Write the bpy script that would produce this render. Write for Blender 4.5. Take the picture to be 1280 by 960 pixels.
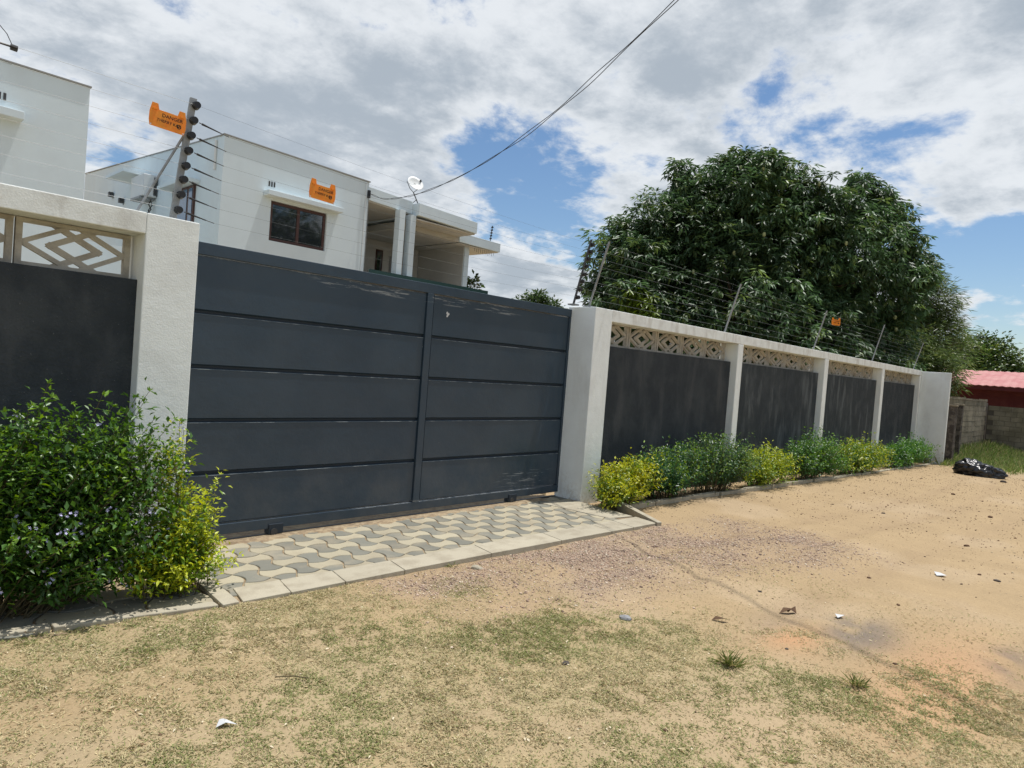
import bpy, math, random
import numpy as np
from mathutils import Vector, Matrix, noise as mnoise
rng = np.random.default_rng(7); random.seed(7)
for o in list(bpy.data.objects): bpy.data.objects.remove(o)
sc = bpy.context.scene; C = sc.collection
R_ = math.radians

# ------------------------------------------------------------------ camera
cam = bpy.data.cameras.new('camera'); co = bpy.data.objects.new('camera', cam); C.objects.link(co)
rx, ux = Vector((.688079, -.721503, .077332)), Vector((-.034065, .074336, .996651))
fw = Vector((.724835, .688409, -.026571))
m = Matrix((rx, ux, -fw)).transposed().to_4x4(); m.translation = (0, 0, 1.6)
co.matrix_world = m
cam.sensor_width = 36; cam.lens = 23.625; cam.clip_start = .05; cam.clip_end = 3000
sc.camera = co
# ------------------------------------------------------------------ sun, sky, exposure
SUN = Vector((.25, -.065, 1)).normalized()
sl = bpy.data.lights.new('sun', 'SUN'); sl.energy = 3.9; sl.angle = R_(.53); sl.color = (1, .965, .92)
so = bpy.data.objects.new('sun', sl); C.objects.link(so); so.rotation_euler = SUN.to_track_quat('Z', 'Y').to_euler()
sc.view_settings.view_transform = 'Standard'; sc.view_settings.look = 'None'
sc.view_settings.exposure = 0.22; sc.view_settings.gamma = 1
w = bpy.data.worlds.new('World'); sc.world = w; w.use_nodes = True
nt = w.node_tree; N = nt.nodes; L = nt.links; N.clear()
def nd(t, **k):
    n = N.new(t)
    for a, b in k.items(): setattr(n, a, b)
    return n
def mth(op, a, b=None, c=None, clamp=False):
    n = nd('ShaderNodeMath', operation=op); n.use_clamp = clamp
    for i, v in enumerate((a, b, c)):
        if v is None: continue
        if isinstance(v, (int, float)): n.inputs[i].default_value = v
        else: L.new(v, n.inputs[i])
    return n.outputs[0]
def vm(op, a, b=None, scale=None):
    n = nd('ShaderNodeVectorMath', operation=op)
    for i, v in enumerate((a, b)):
        if v is None: continue
        if isinstance(v, (tuple, list)): n.inputs[i].default_value = v
        else: L.new(v, n.inputs[i])
    if scale is not None: n.inputs['Scale'].default_value = scale
    return n
def sst(v, lo, hi):
    n = nd('ShaderNodeMapRange', interpolation_type='SMOOTHSTEP')
    L.new(v, n.inputs[0]); n.inputs[1].default_value = lo; n.inputs[2].default_value = hi
    return n.outputs[0]
def noise(vec, scale, det=6, rough=.55, dist=0.0):
    n = nd('ShaderNodeTexNoise'); L.new(vec, n.inputs['Vector']); n.inputs['Scale'].default_value = scale
    n.inputs['Detail'].default_value = det; n.inputs['Roughness'].default_value = rough; n.inputs['Distortion'].default_value = dist
    return n.outputs['Fac']
sky = nd('ShaderNodeTexSky', sky_type='NISHITA'); sky.sun_disc = False
sky.sun_elevation = math.asin(SUN.z); sky.sun_rotation = math.atan2(SUN.x, SUN.y)
sky.air_density = 1.0; sky.dust_density = .6; sky.ozone_density = 1.5
tc = nd('ShaderNodeTexCoord'); D = tc.outputs['Generated']
sep = nd('ShaderNodeSeparateXYZ'); L.new(D, sep.inputs[0])
zc = mth('ADD', mth('MAXIMUM', sep.outputs[2], 0.0), .22)
cmb = nd('ShaderNodeCombineXYZ'); L.new(mth('DIVIDE', sep.outputs[0], zc), cmb.inputs[0]); L.new(mth('DIVIDE', sep.outputs[1], zc), cmb.inputs[1])
P = vm('ADD', cmb.outputs[0], (3.1, 1.7, 0)).outputs[0]
base = noise(P, 1.9, 10, .62, .15)
wisp = noise(P, 5.5, 8, .6, .2)
f = mth('ADD', mth('MULTIPLY', base, .80), mth('MULTIPLY', wisp, .25))
def lobe(d, k, amt):      # a wide opening or bank of cloud in one part of the sky
    global f
    dot = vm('DOT_PRODUCT', D, Vector(d).normalized()[:]).outputs['Value']
    g = mth('EXPONENT', mth('MULTIPLY', mth('SUBTRACT', dot, 1.0), k))
    f = mth('ADD', f, mth('MULTIPLY', g, amt))
for d, k, a in [((.67, .698, .252), 130, -.13), ((.748, .637, .205), 170, -.14), ((.80, .60, .24), 260, -.03), ((.731, .589, .346), 70, -.04), ((.976, .153, .152), 260, -.10),
                ((.851, .35, .392), 250, -.11), ((.936, .21, .284), 200, -.10), ((.255, .934, .248), 300, -.09), ((.988, .136, .072), 400, -.09),
                ((.678, .725, .122), 220, .14), ((.60, .765, .224), 350, .10), ((.735, .66, .15), 400, .10), ((.818, .362, .447), 9, .12), ((.284, .899, .333), 7, .12)]:
    lobe(d, k, a)
mask = sst(f, .47, .57)
# cloud tone: bright edges, grey thicker cores
P2 = vm('ADD', P, (.07, -.05, .4)).outputs[0]
tone = noise(P2, 2.1, 8, .6, .2)
core = sst(f, .50, .74)
tone2 = noise(P2, 7.5, 7, .66, .2)
t = mth('ADD', mth('ADD', mth('MULTIPLY', tone, 1.35), mth('MULTIPLY', tone2, .55)), mth('MULTIPLY', core, .42))
t = sst(t, .90, 1.48)
cr = nd('ShaderNodeMix', data_type='RGBA'); L.new(t, cr.inputs['Factor'])
cr.inputs['A'].default_value = (.84, .875, .91, 1); cr.inputs['B'].default_value = (.44, .50, .565, 1)
bgs = nd('ShaderNodeBackground'); bgs.inputs[1].default_value = .10
hs = nd('ShaderNodeHueSaturation'); hs.inputs['Saturation'].default_value = 1.15; hs.inputs['Value'].default_value = 1.0
L.new(sky.outputs[0], hs.inputs['Color']); L.new(hs.outputs[0], bgs.inputs[0])
bgc = nd('ShaderNodeBackground'); L.new(cr.outputs['Result'], bgc.inputs[0]); bgc.inputs[1].default_value = .84
mx = nd('ShaderNodeMixShader'); L.new(mth('MULTIPLY', mask, .96), mx.inputs[0]); L.new(bgs.outputs[0], mx.inputs[1]); L.new(bgc.outputs[0], mx.inputs[2])
wo = nd('ShaderNodeOutputWorld'); L.new(mx.outputs[0], wo.inputs[0])

# ------------------------------------------------------------------ materials
def material(name, col, rough=.85, col2=None, nscale=3.0, lo=.35, hi=.65, bump=.3, bscale=60, bdist=.004, metal=0.0,
             spec=.4, streak=None, rand=0.0, coat=0.0, fine=.12, speck=None, splash=None):
    """plaster, concrete, metal: base colour with a second colour in noise patches, fine grain, relief"""
    mt = bpy.data.materials.new(name); mt.use_nodes = True
    global N, L
    N, L = mt.node_tree.nodes, mt.node_tree.links; N.clear()
    geo = nd('ShaderNodeNewGeometry'); pos = geo.outputs['Position']
    out = nd('ShaderNodeOutputMaterial'); b = nd('ShaderNodeBsdfPrincipled'); L.new(b.outputs[0], out.inputs[0])
    b.inputs['Roughness'].default_value = rough; b.inputs['Metallic'].default_value = metal
    b.inputs['Specular IOR Level'].default_value = spec; b.inputs['Coat Weight'].default_value = coat
    def mixc(fac, a, c2):
        mm = nd('ShaderNodeMix', data_type='RGBA'); L.new(fac, mm.inputs['Factor'])
        for s, v in (('A', a), ('B', c2)):
            if isinstance(v, tuple): mm.inputs[s].default_value = (*v[:3], 1)
            else: L.new(v, mm.inputs[s])
        return mm.outputs['Result']
    c = (*col, 1)
    if col2:
        c = mixc(sst(noise(pos, nscale, 6, .6, .2), lo, hi), c, (*col2, 1))
    if streak:        # vertical run marks: (colour, strength, scale)
        sc_ = nd('ShaderNodeVectorMath', operation='MULTIPLY'); L.new(pos, sc_.inputs[0]); sc_.inputs[1].default_value = (1, 1, .24)
        n1 = noise(sc_.outputs[0], streak[2], 6, .6, .3)
        fm = mth('MULTIPLY', sst(n1, .48, .72), streak[1])
        c = mixc(fm, c, (*streak[0], 1))
    if speck:         # small splashes: (colour, threshold, scale)
        n2 = noise(pos, speck[2], 4, .7)
        c = mixc(mth('MULTIPLY', sst(n2, speck[1], speck[1] + .04), .8), c, (*speck[0], 1))
    if splash:        # dirt thrown up from the ground, fading with height: (colour, top height, strength)
        sp = nd('ShaderNodeSeparateXYZ'); L.new(pos, sp.inputs[0])
        hgt = sst(mth('ADD', sp.outputs[2], mth('MULTIPLY', noise(pos, 5, 5), .7)), splash[1] + .35, .1)
        c = mixc(mth('MULTIPLY', mth('MULTIPLY', hgt, sst(noise(pos, 28, 5, .7), .42, .66)), splash[2]), c, (*splash[0], 1))
    g = noise(pos, bscale * 1.7, 4, .6)
    val = mth('ADD', mth('MULTIPLY', g, fine * 2), 1 - fine)
    if rand:
        oi = nd('ShaderNodeObjectInfo'); val = mth('MULTIPLY', val, mth('ADD', mth('MULTIPLY', oi.outputs['Random'], rand * 2), 1 - rand))
    h = nd('ShaderNodeHueSaturation'); L.new(val, h.inputs['Value'])
    if isinstance(c, tuple): h.inputs['Color'].default_value = c
    else: L.new(c, h.inputs['Color'])
    L.new(h.outputs[0], b.inputs['Base Color'])
    if bump:
        bn = nd('ShaderNodeBump'); bn.inputs['Strength'].default_value = bump; bn.inputs['Distance'].default_value = bdist
        hgt = mth('ADD', noise(pos, bscale, 6, .6), mth('MULTIPLY', noise(pos, bscale * .12, 3), 1.5))
        L.new(hgt, bn.inputs['Height']); L.new(bn.outputs[0], b.inputs['Normal'])
    return mt
def leafmat(name, trans=.25, rough=.42, spec=.5):
    mt = bpy.data.materials.new(name); mt.use_nodes = True
    global N, L
    N, L = mt.node_tree.nodes, mt.node_tree.links; N.clear()
    a = nd('ShaderNodeAttribute', attribute_name='Col')
    b = nd('ShaderNodeBsdfPrincipled'); b.inputs['Roughness'].default_value = rough; b.inputs['Specular IOR Level'].default_value = spec
    L.new(a.outputs['Color'], b.inputs['Base Color'])
    tr = nd('ShaderNodeBsdfTranslucent')
    h = nd('ShaderNodeHueSaturation'); h.inputs['Hue'].default_value = .485; h.inputs['Saturation'].default_value = 1.15; h.inputs['Value'].default_value = 1.5
    L.new(a.outputs['Color'], h.inputs['Color']); L.new(h.outputs[0], tr.inputs[0])
    x = nd('ShaderNodeMixShader'); x.inputs[0].default_value = trans
    L.new(b.outputs[0], x.inputs[1]); L.new(tr.outputs[0], x.inputs[2])
    out = nd('ShaderNodeOutputMaterial'); L.new(x.outputs[0], out.inputs[0])
    return mt
def glassmat(name, col=(.02, .025, .03), rough=.04):
    mt = bpy.data.materials.new(name); mt.use_nodes = True
    b = mt.node_tree.nodes['Principled BSDF']; b.inputs['Base Color'].default_value = (*col, 1); b.inputs['Roughness'].default_value = rough
    b.inputs['Specular IOR Level'].default_value = .9; b.inputs['IOR'].default_value = 1.7
    return mt
def groundmat(name):
    mt = bpy.data.materials.new(name); mt.use_nodes = True
    global N, L
    N, L = mt.node_tree.nodes, mt.node_tree.links; N.clear()
    geo = nd('ShaderNodeNewGeometry'); pos = geo.outputs['Position']
    a = nd('ShaderNodeAttribute', attribute_name='Col')
    n1 = noise(pos, 2.2, 8, .62, .2); n2 = noise(pos, 38, 6, .7); n3 = noise(pos, 160, 4, .7)
    v = mth('ADD', mth('ADD', mth('MULTIPLY', n1, .30), mth('MULTIPLY', n2, .42)), mth('ADD', mth('MULTIPLY', n3, .40), .44))
    h = nd('ShaderNodeHueSaturation'); L.new(a.outputs['Color'], h.inputs['Color']); L.new(v, h.inputs['Value'])
    mm = nd('ShaderNodeMix', data_type='RGBA'); L.new(mth('MULTIPLY', sst(noise(pos, 75, 3, .5), .62, .70), .55), mm.inputs['Factor'])
    L.new(h.outputs[0], mm.inputs['A']); mm.inputs['B'].default_value = (.16, .10, .06, 1)
    b = nd('ShaderNodeBsdfPrincipled'); b.inputs['Roughness'].default_value = .95; b.inputs['Specular IOR Level'].default_value = .15
    L.new(mm.outputs['Result'], b.inputs['Base Color'])
    bn = nd('ShaderNodeBump'); bn.inputs['Strength'].default_value = .55; bn.inputs['Distance'].default_value = .020
    L.new(mth('ADD', mth('MULTIPLY', noise(pos, 22, 7, .65), 1.0), mth('MULTIPLY', n3, .35)), bn.inputs['Height']); L.new(bn.outputs[0], b.inputs['Normal'])
    out = nd('ShaderNodeOutputMaterial'); L.new(b.outputs[0], out.inputs[0])
    return mt
def gatemat(name):
    mt = material(name, (.021, .041, .064), .36, (.030, .052, .076), 1.2, .3, .7, .5, 1.1, .03, spec=.45, fine=.03)
    global N, L
    N, L = mt.node_tree.nodes, mt.node_tree.links
    b = [n for n in N if n.type == 'BSDF_PRINCIPLED'][0]; src = b.inputs['Base Color'].links[0].from_socket
    geo = [n for n in N if n.type == 'NEW_GEOMETRY'][0]; pos = geo.outputs['Position']
    sp = nd('ShaderNodeSeparateXYZ'); L.new(pos, sp.inputs[0]); X, Z = sp.outputs[0], sp.outputs[2]
    def band(v, a, b_, soft): return mth('MULTIPLY', sst(v, a, a + soft), sst(v, b_, b_ - soft))
    st = nd('ShaderNodeVectorMath', operation='MULTIPLY'); L.new(pos, st.inputs[0]); st.inputs[1].default_value = (1.6, 1, 30)
    scr = sst(noise(st.outputs[0], 2.6, 5, .7, .4), .56, .61)
    where = mth('MAXIMUM', mth('MULTIPLY', band(Z, 2.16, 2.275, .02), band(X, 2.9, 5.7, .3)),
                mth('MULTIPLY', band(Z, .16, .40, .03), band(X, 5.3, 6.5, .5)))
    st2 = nd('ShaderNodeVectorMath', operation='MULTIPLY'); L.new(pos, st2.inputs[0]); st2.inputs[1].default_value = (2.2, 1, 50)
    edge = mth('MULTIPLY', mth('MULTIPLY', band(Z, .155, .185, .008), band(X, 3.3, 6.4, .4)), sst(noise(st2.outputs[0], 6, 5, .7), .46, .56))
    chips = mth('MULTIPLY', sst(noise(pos, 12, 4, .75), .735, .76), .5)
    fac = mth('MAXIMUM', mth('MAXIMUM', mth('MULTIPLY', mth('MULTIPLY', scr, where), .55), mth('MULTIPLY', edge, .5)), chips)
    mm = nd('ShaderNodeMix', data_type='RGBA'); L.new(fac, mm.inputs['Factor']); L.new(src, mm.inputs['A']); mm.inputs['B'].default_value = (.40, .42, .42, 1)
    # thin film of road dust, thicker at the foot
    dz = mth('MULTIPLY', mth('ADD', mth('MULTIPLY', sst(Z, .9, .1), .10), .02), sst(noise(pos, 3.5, 6, .6), .3, .75))
    m2 = nd('ShaderNodeMix', data_type='RGBA'); L.new(dz, m2.inputs['Factor']); L.new(mm.outputs['Result'], m2.inputs['A']); m2.inputs['B'].default_value = (.35, .30, .24, 1)
    L.new(m2.outputs['Result'], b.inputs['Base Color'])
    return mt

M = {}
M['ground'] = groundmat('dry_sand')
M['plaster'] = material('white_plaster', (.79, .83, .82), .9, (.72, .75, .74), 2.5, .4, .75, .38, 85, .006, spec=.2, splash=((.42, .33, .22), .35, .8), fine=.05, streak=((.50, .49, .45), .30, 3.4))
M['plaster_side'] = M['plaster']
M['coping'] = material('weathered_white_paint', (.78, .81, .79), .9, (.62, .63, .60), 5, .42, .8, .4, 80, .006, spec=.2, fine=.06, streak=((.40, .37, .32), .45, 7))
M['dark'] = material('dark_plaster', (.030, .037, .044), .88, (.050, .058, .064), 2.6, .4, .7, .9, 55, .010, spec=.3, splash=((.26, .24, .21), .35, .28), fine=.2, streak=((.085, .09, .095), .55, 3.2), speck=((.15, .155, .16), .665, 55))
M['dark_streak'] = material('streaked_dark_plaster', (.034, .042, .049), .9, (.055, .065, .072), 2.6, .4, .7, .9, 55, .010, spec=.3, fine=.2, streak=((.15, .17, .18), .7, 4.2), splash=((.20, .19, .17), .3, .25))
M['block'] = material('cast_concrete', (.43, .41, .36), .95, (.31, .29, .25), 7, .4, .7, .6, 60, .006, spec=.15, fine=.14)
M['gate'] = gatemat('gate_paint')
M['wornglint'] = material('worn_edge_highlight', (.06, .085, .11), .5, (.34, .38, .40), 9, .45, .68, bump=0, fine=.1)  # worn, dusty edge; the pale colour also paints in the seam highlight
M['gate_dark'] = material('gate_groove', (.018, .028, .040), .6, bump=0, fine=.03)
M['kerb'] = material('kerb_concrete', (.42, .38, .29), .95, (.34, .30, .225), 6, .4, .7, .5, 90, .005, spec=.15, fine=.12, rand=.05)
M['paver_grey'] = material('grey_paver', (.200, .197, .165), .95, (.33, .29, .215), 2.6, .44, .78, .5, 110, .004, spec=.15, fine=.14, rand=.10)
M['paver_cream'] = material('cream_paver', (.40, .36, .26), .95, (.31, .265, .19), 2.3, .42, .78, .5, 110, .004, spec=.15, fine=.12, rand=.07)
M['bedding'] = material('bedding_sand', (.36, .28, .175), .95, (.22, .16, .1), 20, bump=.4, bscale=80)
M['house'] = material('house_white_paint', (.66, .745, .775), .85, (.62, .70, .73), .8, .35, .7, .25, 30, .006, spec=.25, fine=.03, streak=((.58, .61, .61), .2, 1.6))
M['house_edge'] = material('roof_edge_flashing', (.30, .30, .29), .8, bump=0)
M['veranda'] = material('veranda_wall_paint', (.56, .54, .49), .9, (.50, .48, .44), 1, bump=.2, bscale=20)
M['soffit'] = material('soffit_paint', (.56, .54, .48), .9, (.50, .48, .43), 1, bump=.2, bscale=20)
M['frame'] = material('brown_window_frame', (.07, .032, .025), .5, bump=0, spec=.4)
M['greenband'] = material('dark_green_paint', (.018, .055, .052), .5, bump=0)
M['glass'] = glassmat('window_glass'); M['glass_blue'] = glassmat('blue_window_glass', (.05, .12, .22), .1); M['glass_pale'] = glassmat('pale_window_glass', (.3, .42, .5), .2)
M['steel'] = material('galvanised_steel', (.30, .315, .32), .5, (.22, .23, .23), 20, metal=.3, bump=.1)
M['darksteel'] = material('dark_steel', (.05, .05, .05), .5, bump=0)
M['black'] = material('black_plastic', (.012, .012, .013), .4, bump=0)
M['wire'] = material('fence_wire_metal', (.30, .31, .31), .6, metal=.3, bump=0); M['wire_dull'] = material('dull_wire', (.10, .11, .11), .7, bump=0)
M['cable'] = material('cable_sheath', (.012, .012, .014), .6, bump=0)
M['orange'] = material('orange_plastic', (.80, .22, .012), .45, (.72, .26, .02), 20, bump=0, spec=.4)
M['print'] = material('black_print', (.012, .008, .006), .6, bump=0)
M['white'] = material('white_scrap', (.55, .56, .56), .6, bump=.2, bscale=40)
M['acwhite'] = material('appliance_white', (.66, .68, .67), .5, bump=0)
M['bark'] = material('tree_bark', (.09, .065, .045), .95, (.05, .04, .03), 6, bump=.8, bscale=18, bdist=.03)
M['stem'] = material('shrub_stem', (.10, .08, .04), .9, bump=0)
M['leaf'] = leafmat('leaf', .26, .38); M['grassm'] = leafmat('grass_blade', .15, .8, .15)
M['mangoleaf'] = leafmat('glossy_leaf', .28, .45, .42)
M['petal'] = material('lilac_petal', (.62, .60, .86), .7, bump=0)
M['rock'] = material('grey_stone', (.20, .20, .20), .85, (.3, .3, .3), 15, bump=.4, bscale=60)
M['pebble'] = leafmat('crushed_stone', 0.0, .9, .2)
M['bag'] = material('black_bag_plastic', (.010, .010, .011), .28, bump=.6, bscale=14, bdist=.02, spec=.6)
M['bagtip'] = material('pale_plastic', (.7, .72, .75), .3, bump=0)
M['deadleaf'] = material('dead_leaf', (.07, .035, .018), .8, (.13, .07, .03), 30, bump=.2)
M['blockwall'] = material('grey_block', (.30, .255, .185), .95, (.19, .16, .11), 1.5, .35, .65, .8, 40, .01, fine=.18, rand=.10, streak=((.12, .10, .08), .4, 3))
M['mortar'] = material('mortar', (.12, .10, .08), .95, bump=.3)
M['post'] = material('rough_post', (.055, .045, .038), .95, (.13, .11, .09), 7, .42, .6, .9, 30, .02, fine=.2)
M['redroof'] = material('red_roof_sheet', (.42, .16, .155), .65, (.47, .23, .21), 2, .35, .65, .15, 20, fine=.06)
M['maroon'] = material('maroon_wall', (.10, .018, .022), .8, (.13, .03, .03), 2)
M['brick'] = material('red_brown_brick', (.16, .09, .065), .95, (.1, .07, .05), 8, bump=.4, rand=.15)

# ------------------------------------------------------------------ builders
class MB:
    def __init__(s): s.v = []; s.f = []
    def add(s, V, F):
        n = len(s.v); s.v += [tuple(map(float, q)) for q in V]; s.f += [tuple(n + i for i in q) for q in F]; return s
    def box(s, x0, y0, z0, x1, y1, z1):
        x0, x1 = sorted((x0, x1)); y0, y1 = sorted((y0, y1)); z0, z1 = sorted((z0, z1))
        return s.add([(x0, y0, z0), (x1, y0, z0), (x1, y1, z0), (x0, y1, z0), (x0, y0, z1), (x1, y0, z1), (x1, y1, z1), (x0, y1, z1)],
                     [(0, 3, 2, 1), (4, 5, 6, 7), (0, 1, 5, 4), (1, 2, 6, 5), (2, 3, 7, 6), (3, 0, 4, 7)])
    def hexa(s, bottom, top):      # any eight-corner solid, corners anticlockwise from above
        return s.add(list(bottom) + list(top), [(0, 3, 2, 1), (4, 5, 6, 7), (0, 1, 5, 4), (1, 2, 6, 5), (2, 3, 7, 6), (3, 0, 4, 7)])
    def prism(s, poly, a, b, axis='z'):
        n = len(poly)
        def p(q, h): return {'z': (q[0], q[1], h), 'y': (q[0], h, q[1]), 'x': (h, q[0], q[1])}[axis]
        V = [p(q, a) for q in poly] + [p(q, b) for q in poly]
        F = [tuple(range(n)), tuple(range(2 * n - 1, n - 1, -1))] + [(i, i + n, (i + 1) % n + n, (i + 1) % n) for i in range(n)]
        return s.add(V, F)
    def tube(s, pts, r, n=8, r1=None, cap=True):
        pts = [Vector(q) for q in pts]; r1 = r if r1 is None else r1; V = []; F = []
        for i, q in enumerate(pts):
            d = (pts[min(i + 1, len(pts) - 1)] - pts[max(i - 1, 0)]).normalized()
            a = d.cross(Vector((0, 0, 1)) if abs(d.z) < .9 else Vector((1, 0, 0))).normalized(); b = d.cross(a)
            rr = r + (r1 - r) * i / max(1, len(pts) - 1)
            V += [q + (a * math.cos(t) + b * math.sin(t)) * rr for t in [2 * math.pi * k / n for k in range(n)]]
        for i in range(len(pts) - 1):
            F += [(i * n + k, i * n + (k + 1) % n, (i + 1) * n + (k + 1) % n, (i + 1) * n + k) for k in range(n)]
        if cap: F += [tuple(range(n))[::-1], tuple(range((len(pts) - 1) * n, len(pts) * n))]
        return s.add(V, F)
    def bar2(s, p, q, wd, y0, y1):   # a bar in the X-Z plane between two points, with depth y0..y1
        p, q = Vector(p), Vector(q); d = (q - p).normalized(); n_ = Vector((-d.y, d.x)) * wd / 2
        return s.prism([p + n_, q + n_, q - n_, p - n_][::-1], y0, y1, 'y')
    def build(s, name, mat, parent=None, loc=None, bev=0, smooth=False, **k):
        base = Vector(parent_loc(parent)) if parent else Vector(loc or (0, 0, 0))
        me = bpy.data.meshes.new(name); me.from_pydata([tuple(Vector(q) - base) for q in s.v], [], s.f); me.update()
        import bmesh
        b = bmesh.new(); b.from_mesh(me); bmesh.ops.recalc_face_normals(b, faces=b.faces); b.to_mesh(me); b.free()
        me.materials.append(mat)
        if smooth: me.polygons.foreach_set('use_smooth', [True] * len(me.polygons))
        o = bpy.data.objects.new(name, me); C.objects.link(o)
        if parent: o.parent = parent
        else: o.location = base
        if bev:
            md = o.modifiers.new('bevel', 'BEVEL'); md.width = bev; md.segments = 2; md.limit_method = 'ANGLE'
        for a, b_ in k.items(): o[a] = b_
        return o
def parent_loc(p):
    v = Vector((0, 0, 0))
    while p: v = v + Vector(p.location); p = p.parent
    return v
def empty(name, loc, **k):
    o = bpy.data.objects.new(name, None); C.objects.link(o); o.location = loc; o.empty_display_size = .2
    for a, b in k.items(): o[a] = b
    return o
def link(me, name, parent=None, loc=(0, 0, 0), rz=0, scale=None, **k):
    o = bpy.data.objects.new(name, me); C.objects.link(o); o.parent = parent; o.location = loc; o.rotation_euler = (0, 0, rz)
    if scale: o.scale = scale
    for a, b in k.items(): o[a] = b
    return o
def npmesh(name, V, F, col=None, mat=None, smooth=False):
    V = np.asarray(V, np.float32); F = np.asarray(F, np.int32); k = F.shape[1]
    me = bpy.data.meshes.new(name); me.vertices.add(len(V)); me.vertices.foreach_set('co', V.ravel())
    me.loops.add(F.size); me.loops.foreach_set('vertex_index', F.ravel())
    me.polygons.add(len(F)); me.polygons.foreach_set('loop_start', np.arange(0, F.size, k, dtype=np.int32))
    me.polygons.foreach_set('loop_total', np.full(len(F), k, np.int32))
    if smooth: me.polygons.foreach_set('use_smooth', np.ones(len(F), bool))
    me.update(calc_edges=True); me.validate()
    if col is not None:
        ca = me.color_attributes.new(name='Col', type='FLOAT_COLOR', domain='POINT')
        c4 = np.ones((len(V), 4), np.float32); c4[:, :3] = col; ca.data.foreach_set('color', c4.ravel())
    if mat: me.materials.append(mat)
    return me
def unit(a): return a / (np.linalg.norm(a, axis=-1, keepdims=True) + 1e-9)
def leaves(P, Dn, Ln, Wd, col, fold=.25, up=None):
    """one folded diamond leaf (two triangles) per row: base P, direction Dn, length, width, colour"""
    n = len(P); Dn = unit(Dn)
    if up is None: up = rng.normal(size=(n, 3)) * .35 + np.array([0, 0, 1.])
    S = unit(np.cross(Dn, up)); U = np.cross(S, Dn)
    Ln = np.broadcast_to(np.asarray(Ln, float), (n,))[:, None]; Wd = np.broadcast_to(np.asarray(Wd, float), (n,))[:, None]
    mid = P + Dn * Ln * .45
    V = np.stack([P, mid + S * Wd / 2 + U * Wd * fold, P + Dn * Ln - U * Ln * .12, mid - S * Wd / 2 + U * Wd * fold], 1).reshape(-1, 3)
    i = np.arange(n)[:, None] * 4
    F = np.concatenate([i + np.array([0, 1, 2]), i + np.array([0, 2, 3])])
    return V, F, np.repeat(col, 4, 0)
def merge(parts):
    V = []; F = []; Cc = []; n = 0
    for v, f, c in parts: V.append(v); F.append(f + n); Cc.append(c); n += len(v)
    return np.concatenate(V), np.concatenate(F), np.concatenate(Cc)
def fbm(x, y, sc_, oct_=4, seed=0):
    r = np.random.default_rng(seed); out = 0; amp = 1; tot = 0
    for k in range(oct_):
        g = r.random((128, 128)); fx = (x * sc_ + 37.3 * (k + 1)) % 127; fy = (y * sc_ + 11.7 * (k + 1)) % 127
        ix = fx.astype(int); iy = fy.astype(int); tx = fx - ix; ty = fy - iy
        tx = tx * tx * (3 - 2 * tx); ty = ty * ty * (3 - 2 * ty); jx = (ix + 1) % 128; jy = (iy + 1) % 128
        out = out + amp * ((g[ix, iy] * (1 - tx) + g[jx, iy] * tx) * (1 - ty) + (g[ix, jy] * (1 - tx) + g[jx, jy] * tx) * ty)
        tot += amp; amp *= .5; sc_ *= 2.03
    return out / tot
def ss(x, a, b): t = np.clip((x - a) / (b - a), 0, 1); return t * t * (3 - 2 * t)

# ------------------------------------------------------------------ ground
def kfront0(x): return np.interp(x, [1.7, 3.14, 4.0, 6.34], [3.945, 3.91, 3.885, 3.765])
def fy0(x): return np.interp(x, [-6, -.2, .73, 1.78], [4.8, 4.32, 4.155, 3.95])
def slope(x): return -.0165 * np.clip(x - 6.5, 0, 24)
def grass_density(x, y):
    edge = 3.05 + .55 * (3.6 - y) + (fbm(x, y, 1.1, 4, 3) - .5) * 2.6
    g = 1 - ss(x, edge - .5, edge + .5)
    n = fbm(x, y, 2.6, 5, 5)
    g = g * (.52 + .48 * ss(n, .36, .58))
    g = g * (1 - .85 * np.exp(-(((x - .75) / .45) ** 2 + ((y - 3.2) / .3) ** 2)))
    g = g * (1 - .7 * np.exp(-(((x - 3.1) / .5) ** 2 + ((y - 1.2) / .35) ** 2)))
    return np.clip(g, 0, 1)
def tufty(x, y): return .30 + 1.35 * ss(fbm(x, y, 13, 3, 15), .36, .62)
def gravel_density(x, y):
    # a spill of crushed stone from the driveway edge out over the road
    t = np.clip((x - 3.0) / 3.6, 0, 1); yc = 3.72 - .9 * t ** 1.6
    g = np.exp(-((y - yc) / (.28 + .35 * t)) ** 2) * ss(x, 2.6, 3.3) * (1 - ss(x, 7.0, 8.2))
    g = np.maximum(g, .9 * np.exp(-(((x - 4.6) / 1.0) ** 2 + ((y - 2.95) / .35) ** 2)))
    g = np.maximum(g, 1.1 * np.exp(-((y - kfront0(x) + .10) / .13) ** 2) * ss(x, 2.9, 3.6) * (1 - ss(x, 6.2, 6.6)))
    return np.clip(g * (.35 + .85 * ss(fbm(x, y, 2.1, 4, 9), .34, .68)), 0, 1)
def gz(x, y):
    x = np.asarray(x, float); y = np.asarray(y, float)
    z = slope(x) + .012 * (1 - ss(x, 2.4, 3.4)) - .012 * ss(x, 3.0, 4.2) * (1 - ss(x, 6.6, 7.4))
    near = np.exp(-((np.hypot(x - 4, y - 2)) / 14) ** 2)
    z = z + near * ((fbm(x, y, .9, 4, 21) - .5) * .05 + (fbm(x, y, 4.2, 4, 22) - .5) * .034)
    # shallow wheel ruts running along the road
    for yc, wd in ((1.55, .16), (.15, .18), (3.0, .13), (2.35, .10)):
        yy = yc + .25 * np.sin(x * .35)
        z = z - .03 * near * np.exp(-((y - yy) / wd) ** 2) * ss(x, 3.2, 4.5)
    z = z - .05 * ss(y, np.where(x < 1.75, fy0(x), kfront0(x)) + .01, np.where(x < 1.75, fy0(x), kfront0(x)) + .07) * (1 - ss(x, 6.35, 6.5))       # stays under the paving
    return z
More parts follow.
